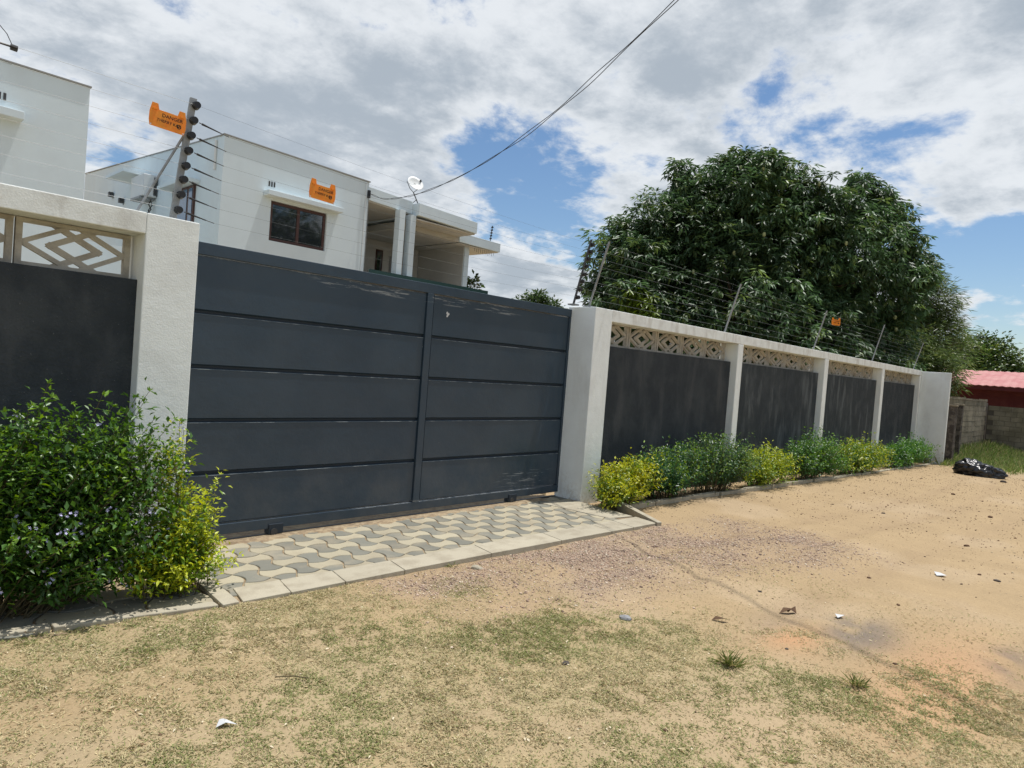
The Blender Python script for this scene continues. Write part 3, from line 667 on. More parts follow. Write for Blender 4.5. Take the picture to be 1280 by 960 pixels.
# small flood lamps fixed low on the shaded wall in the gap
for yy, zz in ((27.2, 6.55), (26.0, 6.2)):
    t_ = empty('wall_lamp', (HX0, yy, zz), label='small dark flood lamp on the shaded side wall, ' + ('upper one' if zz > 6.4 else 'lower one'), category='lamp', group='flood lamps on the side wall')
    MB().box(HX0 - .16, yy - .08, zz - .06, HX0 - .03, yy + .08, zz + .10).build('lamp_head', M['darksteel'], t_); MB().box(HX0 - .03, yy - .03, zz - .1, HX0 - .002, yy + .03, zz + .1).build('arm', M['steel'], t_)
print('T house')
# ------------------------------------------------------------------ overhead service cable
pts = [(11.91, 17.98, 6.59), (11.5, 16.7, 6.2), (11.06, 15.27, 5.96), (10.55, 13.57, 5.79), (9.87, 11.32, 5.74), (9.25, 9.28, 5.86), (8.77, 7.71, 6.08), (8.4, 6.46, 6.37), (7.98, 5.07, 6.73), (7.76, 4.34, 6.95), (7.2, 2.5, 7.5), (6.2, -.8, 8.6)]
def smooth_path(p, n=6):
    p = [Vector(q) for q in p]; out = []
    for i in range(len(p) - 1):
        a, b, c, d = p[max(i - 1, 0)], p[i], p[i + 1], p[min(i + 2, len(p) - 1)]
        for k in range(n):
            t_ = k / n; out.append(.5 * ((2 * b) + (c - a) * t_ + (2 * a - 5 * b + 4 * c - d) * t_ ** 2 + (-a + 3 * b - 3 * c + d) * t_ ** 3))
    return out + [p[-1]]
sp = smooth_path(pts, 8)
cb = empty('service_cable', pts[0], label='twisted black overhead cable sagging from the house corner to the top of the picture', category='cable')
for ph in (0, math.pi):
    q = [v + Vector((0, .012 * math.cos(ph + i * .55), .016 * math.sin(ph + i * .55) + (.03 * math.sin(ph + i * .09) if i > 30 else 0))) for i, v in enumerate(sp)]
    MB().tube(q, .0062, 6).build('strand', M['cable'], cb)
MB().box(11.80, 17.93, 6.45, 11.88, 17.995, 6.68).build('wall_clamp', M['black'], cb)
MB().tube([(11.84, 17.97, 6.45), (11.86, 17.97, 5.2), (11.84, 17.97, 4.2)], .008, 5).build('downlead', M['steel'], cb)

# ------------------------------------------------------------------ electric fence
def bracket(base, top, label, zs, off=(.02, -.03), stay=None, ins_r=.03, wd=.045, mat='steel'):
    base, top = Vector(base), Vector(top)
    t_ = empty('fence_bracket', base, label=label, category='fence bracket', group='electric fence brackets on the walls')
    d = top - base
    a = MB(); h_ = wd / 2
    a.hexa([(base.x - h_, base.y - .01, base.z), (base.x + h_, base.y - .01, base.z), (base.x + h_, base.y + .01, base.z), (base.x - h_, base.y + .01, base.z)],
           [(top.x - h_, top.y - .01, top.z), (top.x + h_, top.y - .01, top.z), (top.x + h_, top.y + .01, top.z), (top.x - h_, top.y + .01, top.z)])
    a.build('post', M[mat], t_)
    MB().box(base.x - .05, base.y - .05, base.z - .012, base.x + .05, base.y + .05, base.z + .004).build('base_plate', M['steel'], t_)
    for z in zs:
        p = base + d * ((z - base.z) / d.z) + Vector((off[0], off[1], 0))
        MB().tube([p + Vector((0, .028, 0)), p + Vector((0, .018, 0)), p + Vector((0, -.005, 0)), p + Vector((0, -.018, 0))], ins_r, 12, ins_r * .8).build('insulator', M['black'], t_)
    if stay: MB().tube(stay, .009, 6).build('stay_rod', M['steel'], t_)
    return t_
ZL = [2.52, 2.63, 2.74, 2.84, 2.95, 3.06, 3.17, 3.28]
bracket((1.755, 5.1, 2.425), (1.845, 5.1, 3.33), 'steel fence bracket with eight black insulators on the left gate pillar', ZL, stay=[(1.80, 5.1, 3.06), (1.53, 5.18, 2.43)])
bl_ = bracket((.655, 5.1, 2.425), (.68, 5.1, 3.33), 'fence bracket at the left picture edge whose top insulator pokes into view', ZL[:-1], off=(-.01, -.03))
MB().tube([(.675, 5.08, 3.275), (.79, 5.075, 3.272)], .006, 6).build('arm', M['black'], bl_); MB().tube([(.78, 5.08, 3.272), (.815, 5.08, 3.270)], .018, 10).build('insulator', M['black'], bl_)
MB().tube([(.70, 5.08, 3.40), (.76, 5.08, 3.34), (.79, 5.08, 3.28)], .0025, 5).build('jumper_wire', M['cable'], bl_)
ZR = [2.50, 2.60, 2.70, 2.79, 2.89, 2.98, 3.07, 3.16]
bracket((6.43, 5.18, 2.41), (6.58, 5.1, 3.22), 'upright fence bracket with black insulators nearest the gate on the right pillar', ZR, off=(.03, -.02), ins_r=.028, wd=.020, mat='darksteel')
bracket((6.64, 5.1, 2.41), (6.68, 4.9, 3.2), 'bare outward leaning fence bracket, second on the right gate pillar', [], wd=.019)
bracket((10.27, 5.1, 2.39), (10.31, 4.9, 3.2), 'leaning fence bracket over the first post right of the gate', [], wd=.028)
bracket((14.24, 5.1, 2.39), (14.27, 4.9, 3.22), 'leaning fence bracket left of the small orange sign before the big tree', [], wd=.028)
bracket((18.27, 5.1, 2.39), (18.34, 4.9, 3.33), 'farthest leaning fence bracket, near the end of the white wall', [], wd=.028)
bracket((22.3, 5.1, 2.39), (22.33, 4.9, 3.2), 'thin fence bracket on the far end return of the white wall', [], wd=.03)
ords = ['lowest', 'second lowest', 'third lowest', 'fourth lowest', 'fourth from top', 'third from top', 'second from top', 'topmost']
for k in range(8):
    z0, z1 = ZL[k], ZR[k]; xo = 1.755 + .09 * (z0 - 2.425) / .905 + .02
    MB().tube([(-5, 5.07, z0 + .0), (-2, 5.07, z0 - .012), (xo - .02, 5.07, z0)], .0012, 5).build('fence_wire', M['wire'], None, (-2, 5.07, z0), label=ords[k] + ' fence wire running left from the left gate pillar', category='wire', group='fence wires above the left wall')
    t_ = empty('fence_wire', (xo, 5.07, z0), label=ords[k] + ' fence wire spanning the gate, with black handle at its left end', category='wire', group='fence wires above the gate')
    if k < 7:
        MB().tube([(xo + .035, 5.07, z0 - .006), (xo + .055, 5.07, z0 - .010)], .0035, 6).add([], []).build('hook', M['cable'], t_)
        MB().tube([(xo + .055, 5.07, z0 - .010), (xo + .10, 5.07, z0 - .018), (xo + .19, 5.07, z0 - .034)], .0085, 8, .004).build('insulated_handle', M['black'], t_)
        MB().tube([(xo + .19, 5.07, z0 - .034), (xo + .25, 5.07, z0 - .044)], .003, 5).build('spring', M['cable'], t_)
    n_ = 16; A0 = Vector((xo + (.24 if k < 7 else 0), 5.07, z0 - (.043 if k < 7 else 0))); B0 = Vector((6.50, 5.09, z1))
    q = [A0.lerp(B0, i / n_) - Vector((0, 0, .03 * 4 * (i / n_) * (1 - i / n_))) for i in range(n_ + 1)]
    MB().tube(q, .0007, 4).build('strand', M['wire_dull'], t_)
    tt = k / 7
    q = [(6.55, 5.09 - .1 * tt, z1)] + [(xx, 5.08 - .17 * tt, z1) for xx in (6.66, 10.29, 14.255, 18.30, 22.31)]
    MB().tube(q, .0015, 4).build('fence_wire', M['wire_dull'], None, (6.6, 5.0, z1), label=ords[k] + ' fence wire running along the top of the right wall', category='wire', group='fence wires above the right wall')
def textmesh(s_, size):
    cu = bpy.data.curves.new('t', 'FONT'); cu.body = s_; cu.size = size; cu.align_x = 'CENTER'; cu.align_y = 'CENTER'; cu.extrude = .0006
    o = bpy.data.objects.new('t', cu); C.objects.link(o); bpy.context.view_layer.update()
    me = bpy.data.meshes.new_from_object(o.evaluated_get(bpy.context.evaluated_depsgraph_get())); bpy.data.objects.remove(o); me.materials.clear(); me.materials.append(M['print']); return me
tm1, tm2 = textmesh('DANGER', .034), textmesh('THERRY KA', .027)
def sign(c, rot, label, sc_=1.0, rz=0):
    t_ = empty('warning_sign', c, label=label, category='warning sign', group='orange electric fence warning signs'); c = Vector(c)
    W_, H_ = .112, .058
    outl = [(-W_, -H_), (W_, -H_), (W_ + .008, -.02), (W_ + .008, .04), (W_ - .004, H_ + .042), (W_ - .042, H_ + .042), (W_ - .052, H_ + .004), (-W_ + .052, H_ + .004), (-W_ + .042, H_ + .042), (-W_ + .004, H_ + .042), (-W_ - .008, .04), (-W_ - .008, -.02)]
    b = MB().prism([(q[0] * sc_, q[1] * sc_) for q in outl], -.002, .002, 'y'); b.v = [(q[0] + c.x, q[1] + c.y, q[2] + c.z) for q in b.v]
    b.build('plate', M['orange'], t_, bev=.0008)
    for me, px_, pz_ in ((tm1, .028, .030), (tm2, -.0, -.008)):
        o = link(me, 'lettering', t_, (px_ * sc_, -.0035, pz_ * sc_), 0, (sc_, sc_, 1)); o.rotation_euler = (math.pi / 2, 0, 0)
    ring = MB()
    for k in range(14):
        a = 2 * math.pi * k / 14; a2_ = 2 * math.pi * (k + 1) / 14; r0, r1 = .010, .015
        ring.prism([(c.x + (.075 + r0 * math.cos(a)) * sc_, c.z + (-.012 + r0 * math.sin(a)) * sc_), (c.x + (.075 + r1 * math.cos(a)) * sc_, c.z + (-.012 + r1 * math.sin(a)) * sc_),
                    (c.x + (.075 + r1 * math.cos(a2_)) * sc_, c.z + (-.012 + r1 * math.sin(a2_)) * sc_), (c.x + (.075 + r0 * math.cos(a2_)) * sc_, c.z + (-.012 + r0 * math.sin(a2_)) * sc_)], c.y - .004, c.y - .0022, 'y')
    ring.bar2((c.x + .068 * sc_, c.z - .018 * sc_), (c.x + .082 * sc_, c.z - .006 * sc_), .005, c.y - .0045, c.y - .0022)
    ring.build('emblem', M['print'], t_)
    for sx in (-1, 1):
        x_ = c.x + sx * (W_ - .023) * sc_
        MB().box(x_ - .014, c.y - .010, c.z + (H_ - .004) * sc_, x_ + .014, c.y - .0025, c.z + (H_ + .006) * sc_).build('wire_clip', M['orange'], t_)
        MB().tube([(c.x + sx * (W_ - .006), c.y - .004, c.z - H_ + .008), (c.x + sx * (W_ - .006), c.y + .004, c.z - H_ + .008)], .005, 8).build('rivet', M['white'], t_)
    t_.rotation_euler = (0, rot, rz); return t_
sign((1.668, 5.052, 3.10), R_(2.5), 'orange danger sign hung beside the left gate pillar bracket against the sky')
sign((2.885, 5.055, 2.895), R_(2.5), 'orange danger sign hung over the gate in front of the house window')
s3 = sign((14.95, 4.93, 3.045), 0, 'small far orange sign hanging in front of the big mango tree', 1.0, R_(-25))
print('T fence')

# ------------------------------------------------------------------ vegetation
def jitter_col(base, n, v=.3, alt=None, pa=.0):
    c = np.tile(np.array(base), (n, 1)) * (1 + rng.uniform(-v, v, (n, 1)))
    if alt is not None:
        k = rng.random(n) < pa; c[k] = np.array(alt) * (1 + rng.uniform(-v, v, (k.sum(), 1)))
    return c
def bush(base, blobs, stems, pairs, ll, lwid, c1, c2, pa, name='shrub', label='', group=None, flowers=0, tips=None, stem_r=.004):
    """shrub of arching stems carrying opposite leaves; blobs = (centre, radii) the stems reach out to fill"""
    if base[0] > 6: blobs = [((c_[0], c_[1] - .08, c_[2] + .01), (r_[0] * 1.14, r_[1] * 1.18, r_[2] * 1.04)) for c_, r_ in blobs]
    root = empty(name, base, label=label, category='shrub')
    if group: root['group'] = group
    parts = []; st = MB(); B = np.array(base); nb = len(blobs); fl = []
    vol = np.array([b[1][0] * b[1][1] * b[1][2] for b in blobs]) ** .67; vol /= vol.sum()
    ends = []
    for s in range(stems):
        bi = rng.choice(nb, p=vol); c_, r_ = np.array(blobs[bi][0]), np.array(blobs[bi][1])
        d = rng.normal(size=3); d /= np.linalg.norm(d)
        if d[2] < -.35: d[2] = -d[2]
        d[2] = d[2] * 1.0 + .05
        e = c_ + d * r_ * rng.uniform(.72, 1.08)
        ends.append((e, bi))
    for k in range(stems // 14):
        bi = rng.integers(0, nb); c_, r_ = np.array(blobs[bi][0]), np.array(blobs[bi][1]); d = unit(np.array([rng.normal() * .8, rng.normal() * .6 - .2, abs(rng.normal()) * .9 + .25]))
        ends.append((c_ + d * r_ * rng.uniform(1.15, 1.5), bi))
    for e in (tips or []): ends.append((np.array(e), 0))
    for e, bi in ends:
        b0 = np.array([B[0] + (e[0] - B[0]) * .45 + rng.normal() * .05, B[1] + (e[1] - B[1]) * .3 + rng.normal() * .04, B[2] + .02])
        cpt = (b0 + e) / 2 + np.array([(b0[0] - e[0]) * .15, (b0[1] - e[1]) * .15, abs(e[2] - b0[2]) * .18]) + rng.normal(size=3) * .03
        t_ = np.linspace(.30, 1, pairs); q = ((1 - t_) ** 2)[:, None] * b0 + (2 * t_ * (1 - t_))[:, None] * cpt + (t_ ** 2)[:, None] * e
        tan = unit(np.gradient(q, axis=0)); ln = np.linalg.norm(e - b0)
        # side twigs make the crown fuller
        a = rng.uniform(0, math.pi); side = unit(np.cross(tan, np.array([math.cos(a), math.sin(a), .3])))
        for sg in (-1, 1):
            rot = unit(side * sg * math.cos(.0) + np.cross(tan, side) * rng.normal(0, .9, (pairs, 1)))
            dd_ = rot * 1.0 + tan * .55 + np.array([0, 0, .05]) + rng.normal(size=(pairs, 3)) * .18
            L_ = ll * rng.uniform(.7, 1.15, pairs) * np.linspace(1, .6, pairs)
            yel = rng.random() < pa; inner = t_[:, None] < .68
            c = jitter_col(c2 if yel else c1, pairs, .28)
            if yel: c = np.where(inner, jitter_col(c1, pairs, .28), c)
            fresh = t_[:, None] > .86; c = np.where(fresh, c * .55 + np.array(c2) * .55, c)
            parts.append(leaves(q, dd_, L_, L_ * lwid, c, .18))
            off = q + rot * ll * .7 + rng.normal(size=(pairs, 3)) * ll * .55
            L2 = ll * rng.uniform(.6, 1.05, pairs)
            parts.append(leaves(off, dd_ + rng.normal(size=(pairs, 3)) * .5, L2, L2 * lwid, jitter_col(c2 if yel else c1, pairs, .3), .18))
        # growing tip
        parts.append(leaves(np.repeat(e[None], 4, 0), tan[-1] + rng.normal(size=(4, 3)) * .5, ll * .6, ll * .25, jitter_col(c2, 4, .2), .15))
        if rng.random() < .5 or (tips and bi == 0 and e[2] > 1.0):
            st.tube([Vector(b0), Vector(.25 * b0 + .5 * cpt + .25 * e), Vector(e)], stem_r, 4, stem_r * .35, cap=False)
        if flowers and rng.random() < flowers:
            fl.append(e + np.array([0, -.01, -.02]))
    if flowers:
        for k in range(70): fl.append(np.array([rng.uniform(.35, 1.62), rng.uniform(4.08, 4.2), rng.uniform(.18, .62)]) + np.array([0, .1, 0]))
    V_, F_, C_ = merge(parts); V_ -= B
    me = npmesh('foliage', V_, F_, C_, M['leaf']); link(me, 'foliage', root)
    if st.v: st.build('stems', M['stem'], root)
    if fl:
        fm = MB()
        for k in range(5):
            a = 2 * math.pi * k / 5; c0, c1_ = math.cos(a), math.sin(a); e0, e1 = math.cos(a + .5), math.sin(a + .5); g0, g1_ = math.cos(a - .5), math.sin(a - .5)
            fm.add([(0, 0, 0), (g0 * .006, g1_ * .006, .001), (c0 * .010, c1_ * .010, .003), (e0 * .006, e1 * .006, .001)], [(0, 1, 2, 3)])
        fo_ = fm.build('flower', M['petal']); fme_ = fo_.data; bpy.data.objects.remove(fo_)
        cnt = 0
        for p in fl[::-1]:
            for k in range(random.randint(2, 5)):
                if cnt >= 280: break
                q = p + rng.normal(size=3) * .013 - B
                o = link(fme_, 'flower', root, tuple(q)); o.rotation_euler = (R_(random.uniform(20, 110)), random.uniform(-.5, .5), random.uniform(-1.5, 1.5)); cnt += 1
    return root
G1, G2 = (.055, .130, .022), (.15, .27, .03); Y1, Y2 = (.33, .38, .025), (.44, .46, .03)
bush((.55, 4.5, 0), [((.85, 4.50, .60), (.62, .34, .50)), ((.35, 4.5, .5), (.65, .38, .45)), ((.92, 4.45, .90), (.20, .20, .24)), ((1.30, 4.45, .78), (.26, .28, .32)), ((-.5, 4.55, .5), (.7, .35, .5)),
     ((.9, 4.28, .30), (.80, .26, .30)), ((1.42, 4.30, .42), (.30, .26, .40)), ((1.5, 4.42, .62), (.20, .22, .36)), ((.4, 4.3, .4), (.5, .25, .3))],
     600, 15, .056, .46, G1, G2, .14, label='large dark green bush with tiny lilac flowers in front of the left wall', flowers=.12,
     tips=[(.95, 4.5, 1.30), (.97, 4.52, 1.22), (.92, 4.5, 1.16), (1.48, 4.5, 1.27), (1.45, 4.5, 1.2), (1.28, 4.5, 1.17), (.80, 4.5, 1.10), (1.1, 4.5, 1.12), (.7, 4.5, 1.1), (1.2, 4.45, 1.1)])
bush((1.60, 4.36, 0), [((1.66, 4.34, .42), (.17, .18, .30)), ((1.70, 4.30, .22), (.22, .22, .20)), ((1.58, 4.4, .72), (.14, .16, .22)), ((1.5, 4.25, .2), (.2, .2, .18))],
     150, 12, .045, .46, (.16, .26, .025), (.44, .49, .03), .62, label='yellow green bush at the foot of the left gate pillar', tips=[(1.90, 4.38, .74), (1.86, 4.36, .70), (1.82, 4.36, .62), (1.86, 4.34, .50), (1.67, 4.5, 1.08), (1.70, 4.5, 1.02), (1.95, 4.2, .22), (1.62, 4.45, .95)])
bush((6.9, 4.66, 0), [((6.8, 4.60, .26), (.38, .26, .26)), ((6.55, 4.5, .18), (.22, .2, .2)), ((7.1, 4.56, .32), (.3, .25, .24))], 190, 9, .050, .48, (.15, .24, .025), Y2, .62,
     label='bright yellow shrub at the foot of the right gate pillar', tips=[(7.15, 4.65, .60), (6.6, 4.6, .5)])
GB = (.040, .115, .040)
bush((8.1, 4.66, -.02), [((7.7, 4.60, .28), (.5, .28, .28)), ((8.2, 4.62, .36), (.5, .28, .34)), ((7.35, 4.66, .36), (.25, .2, .26))], 270, 9, .050, .48, GB, (.20, .32, .04), .14, label='dark green shrub just right of the bright yellow one')
bush((9.3, 4.66, -.04), [((8.9, 4.62, .40), (.55, .28, .38)), ((9.45, 4.58, .38), (.5, .30, .42)), ((9.9, 4.56, .28), (.4, .28, .32))], 300, 9, .050, .48, (.045, .11, .038), (.15, .25, .04), .12, label='tall dense green shrub before the first wall post, tallest right of the gate')
bush((11.1, 4.66, -.06), [((10.9, 4.60, .24), (.55, .28, .36)), ((11.5, 4.58, .15), (.45, .28, .30)), ((10.5, 4.6, .12), (.35, .25, .25))], 230, 9, .052, .48, (.15, .25, .03), (.38, .44, .04), .45, label='yellow green shrub between the first and second wall posts')
bush((13.0, 4.66, -.08), [((12.6, 4.58, .26), (.6, .30, .44)), ((13.4, 4.56, .26), (.6, .30, .48)), ((14.0, 4.56, .1), (.5, .28, .32))], 300, 9, .056, .48, (.05, .14, .03), (.16, .30, .04), .16, label='bushy mid green shrub before the second wall post')
bush((15.9, 4.66, -.12), [((15.2, 4.58, .13), (.75, .30, .40)), ((16.2, 4.56, .12), (.75, .30, .40)), ((17.0, 4.56, .05), (.6, .28, .32))], 300, 8, .062, .48, (.09, .19, .03), (.36, .42, .04), .3, label='olive and yellow shrub beneath the third dark panel')
bush((19.6, 4.66, -.18), [((18.8, 4.56, .03), (.8, .30, .36)), ((20.0, 4.56, .08), (.9, .30, .38)), ((21.1, 4.56, .05), (.7, .28, .36))], 300, 8, .066, .48, (.05, .15, .03), (.14, .30, .04), .15, label='low green shrub at the far end of the right wall')
print('T bushes')

def tree(name, label, base, blobs, n, leaf, wid, per, droop, cols, alt, pa, mat='mangoleaf', limbs=7, trunk_r=.3, shell=(.45, 1.05), group=None, patch=None, rad=.16, tufts=0):
    root = empty(name, base, label=label, category='tree')
    if group: root['group'] = group
    if tufts:
        blobs = list(blobs); nb0 = len(blobs)
        for k in range(tufts):
            b_ = blobs[rng.integers(0, nb0)]; d = rng.normal(size=3); d[2] = abs(d[2]) * .9; d = unit(d)
            blobs.append((*(np.array(b_[:3]) + d * b_[3] * rng.uniform(.95, 1.14)), rng.uniform(.32, .62)))
    B = np.array(base); Cn = np.array([b[:3] for b in blobs]); Rd = np.array([b[3] for b in blobs])
    pr = Rd ** 2; pr /= pr.sum(); bi = rng.choice(len(blobs), n, p=pr)
    d = unit(rng.normal(size=(n, 3))); s = shell[0] + (shell[1] - shell[0]) * rng.random((n, 1)) ** .6
    # lumpy radius so that the outline breaks up into tufts
    lump = 1 + .16 * np.sin(d[:, :1] * 7 + bi[:, None]) * np.sin(d[:, 1:2] * 6 + 2) + .10 * np.sin(d[:, 2:3] * 13 + bi[:, None] * 2)
    Pn = Cn[bi] + d * Rd[bi][:, None] * s * lump * np.array([1, 1, .95])
    keep = Pn[:, 2] > B[2] + .8
    Pn, d, bi = Pn[keep], d[keep], bi[keep]; n = len(Pn)
    tone = rng.uniform(.6, 1.3, n) * (.72 + .56 * ss(fbm(Pn[:, 0] + Pn[:, 2] * .7, Pn[:, 1] + Pn[:, 2] * .7, .9, 3, 61), .3, .7)); isalt = rng.random(n) < pa
    P_ = np.repeat(Pn, per, 0); az = rng.uniform(0, 2 * math.pi, n * per); el = rng.uniform(-.2, .9, n * per) - droop
    dd_ = np.stack([np.cos(az) * np.cos(el), np.sin(az) * np.cos(el), np.sin(el)], 1) + np.repeat(d, per, 0) * .45
    L_ = leaf * rng.uniform(.6, 1.15, n * per)
    P_ = P_ + unit(dd_) * rng.uniform(0, rad, (n * per, 1)) + rng.normal(size=(n * per, 3)) * rad * .4
    base_c = np.where(isalt[:, None], np.array(alt), np.array(cols)) * tone[:, None]
    if patch is not None:
        pp = np.linalg.norm(Pn - np.array(patch[0]), axis=1) < patch[1]; base_c[pp] = np.array(patch[2]) * tone[pp][:, None]
    c = np.repeat(base_c, per, 0) * rng.uniform(.75, 1.25, (n * per, 1))
    V_, F_, C_ = leaves(P_, dd_, L_, L_ * wid, c, .12)
    link(npmesh('crown', V_ - B, F_, C_, M[mat]), 'crown', root)
    b = MB(); top_ = Cn.mean(0); fork = Vector(B) + Vector((.1, .1, (top_[2] - B[2]) * .35))
    b.tube([Vector(B) - Vector((0, 0, .3)), Vector(B) + Vector((.03, .02, (top_[2] - B[2]) * .17)), fork], trunk_r * 1.15, 10, trunk_r * .8)
    b.build('trunk', M['bark'], root, smooth=True)
    lb = MB()
    for k in range(min(limbs, len(blobs))):
        e = Vector(Cn[k]) + Vector((0, 0, Rd[k] * .4)); md_ = fork.lerp(e, .5) + Vector((rng.normal() * .3, rng.normal() * .3, -.2))
        lb.tube([fork - Vector((0, 0, .15)), md_, e], trunk_r * .55, 7, trunk_r * .12)
        for q in range(3):
            e2 = Vector(Cn[k]) + Vector(unit(rng.normal(size=3))) * Rd[k] * .8; lb.tube([md_, md_.lerp(e2, .5) + Vector((0, 0, .2)), e2], trunk_r * .22, 5, trunk_r * .05)
    lb.build('limbs', M['bark'], root, smooth=True)
    return root
mango = [(23.88, 11.38, 6.94, 3.0), (22.16, 13.16, 6.0, 2.6), (26.56, 9.28, 6.6, 2.65), (23.83, 11.48, 8.15, 1.95), (20.72, 13.94, 5.6, 1.75), (22.58, 12.78, 7.55, 1.7), (25.08, 10.16, 7.8, 1.75), (27.9, 8.6, 7.0, 1.75), (28.3, 8.0, 5.4, 1.8), (19.9, 14.0, 4.2, .85), (20.31, 12.85, 4.0, 1.9), (21.96, 10.9, 4.05, 2.6), (25.09, 9.4, 3.83, 2.4), (28.24, 8.2, 3.69, 1.8), (27.39, 8.49, 8.85, .75), (28.8, 7.73, 8.5, .75), (20.2, 14.2, 5.6, .5), (24.5, 10.84, 9.55, .6), (23.3, 11.91, 9.5, .6), (29.2, 7.2, 6.6, 1.0), (18.7, 12.1, 3.7, .6), (23.5, 9.2, 2.6, 2.2), (26.8, 8.4, 2.6, 2.0), (20.3, 11.4, 2.8, 1.6), (19.9, 13.4, 3.5, 1.1)]
mt_ = tree('mango_tree', 'huge dark green mango tree behind the right wall', (24.5, 11, -.3), mango, 14500, .30, .28, 12, .95, (.066, .122, .052), (.12, .18, .06), .16, limbs=12, trunk_r=.38, patch=((18.1, 11.98, 3.85), .75, (.17, .26, .03)), rad=.10, tufts=75)
# a few hanging mango fruits
fm = MB()
for k in range(6): 
    a = 2 * math.pi * k / 6
fv = []; ff = []
for r_, z_ in ((0, .08), (.04, .06), (.055, 0), (.04, -.06), (0, -.085)):
    for k in range(6): fv.append((r_ * math.cos(k * math.pi / 3), r_ * math.sin(k * math.pi / 3), z_))
for i in range(4):
    for k in range(6): ff.append((i * 6 + k, i * 6 + (k + 1) % 6, i * 6 + 6 + (k + 1) % 6, i * 6 + 6 + k))
M['fruit'] = material('pale_fruit', (.30, .32, .14), .6, bump=0)
fo = MB().add(fv, ff).build('fruit', M['fruit']); fme = fo.data; bpy.data.objects.remove(fo)
for k in range(26):
    b_ = mango[rng.integers(0, 14)]; dv = unit(np.array([-.72, -.6, rng.uniform(-.6, .5)]) + rng.normal(size=3) * .45)
    p = np.array(b_[:3]) + dv * b_[3] * 1.02; link(fme, 'fruit', mt_, tuple(p - np.array([24.5, 11, -.3])))
tree('feathery_tree', 'pale feathery tree with drooping fronds beyond the end of the white wall', (34, 7.6, -.4), [(34.3, 7.6, 5.9, 1.0), (34.6, 7.2, 4.2, 1.25), (32.9, 7.6, 3.2, 1.25), (32.7, 6.6, 2.7, .8), (34.1, 7.9, 7.0, .65)],
     1900, .34, .10, 13, .55, (.11, .17, .06), (.20, .25, .09), .25, 'leaf', 5, .16, rad=.4)
tree('round_tree', 'low wide green tree behind the red roof', (54.5, 9, -.5), [(53.4, 9.23, 3.7, 1.93), (55.9, 8.07, 4.2, 1.75), (56.75, 7.16, 3.6, 1.1), (53.28, 10.81, 3.6, 2.2), (55.2, 8.83, 4.8, 1.3), (57.3, 6.6, 3.2, .8)], 2600, .30, .5, 8, .2, (.055, .10, .028), (.11, .16, .04), .3, 'leaf', 5, .25, rad=.35)
tree('distant_tree', 'small distant treetop just above the gate', (29.8, 26.9, 0), [(29.75, 26.93, 5.15, .86), (30.48, 26.16, 5.1, .5), (29.17, 27.53, 5.0, .45), (29.96, 26.72, 5.6, .42)], 420, .24, .5, 8, .1, (.05, .085, .035), (.09, .13, .05), .2, 'leaf', 3, .12, rad=.25)
tree('garden_sapling', 'small leafy sapling beside the veranda end wall', (17.6, 19.3, 0), [(17.6, 19.3, 4.55, .22), (17.7, 19.25, 4.75, .16), (17.6, 19.3, 4.1, .25)], 26, .26, .45, 6, .1, (.05, .10, .03), (.09, .15, .05), .2, 'leaf', 2, .05, rad=.1)
tree('street_tree', 'broad tree across the road behind the viewer, seen mirrored in the house window', (22, -9, -.3), [(22, -9, 6.5, 3), (25, -9.5, 7.2, 3), (19.5, -9, 5.6, 2.4), (28, -9, 6.4, 2.6), (23.5, -9, 9.0, 2.4), (16.5, -9.5, 5.6, 2.6)], 3000, .55, .4, 6, .3, (.035, .07, .025), (.08, .11, .03), .2, 'leaf', 5, .35, rad=.4)
print('T trees')

# ------------------------------------------------------------------ neighbour's plot at the right
nw = empty('block_wall', (29, 4.95, -.4), label='low grey concrete block wall in line beyond the white wall', category='wall')
MB().box(23.6, 4.96, -1, 34.4, 5.12, 1.60).build('mortar_core', M['mortar'], nw)
blk = MB().box(.006, 0, .006, .384, .19, .194).build('block', M['blockwall']); bme = blk.data; bpy.data.objects.remove(blk)
for r_ in range(12):
    zz = -.75 + r_ * .2; off = .195 if r_ % 2 else 0
    for k in range(27):
        xx = 23.7 + off + k * .39
        if xx > 33.8: continue
        link(bme, 'block', nw, (xx - 29, -.005 - .0 + random.uniform(-.004, .004), zz + .4), 0)
cp = MB()
xx = 23.6
while xx < 34:
    L2 = random.uniform(.5, .9); hh = random.uniform(.02, .09); cp.box(xx, 4.93, 1.652, xx + L2 - .02, 5.15, 1.66 + hh); xx += L2
cp.build('rough_coping', M['blockwall'], nw)
cw = empty('cross_wall', (34.2, 2, -.4), label='grey block wall crossing the end of the lane below the red roof', category='wall')
MB().box(34.1, -14, -1, 34.25, 4.92, 1.5).build('mortar_core', M['mortar'], cw)
blx = MB().box(0, .006, .006, .19, .384, .194).build('block', M['blockwall']); bmx = blx.data; bpy.data.objects.remove(blx)
for r_ in range(11):
    zz = -.7 + r_ * .2; off = .195 if r_ % 2 else 0
    for k in range(26):
        yy = 4.5 - off - k * .39
        link(bmx, 'block', cw, (34.08 - 34.2 + random.uniform(-.004, .004), yy - 2, zz + .4))
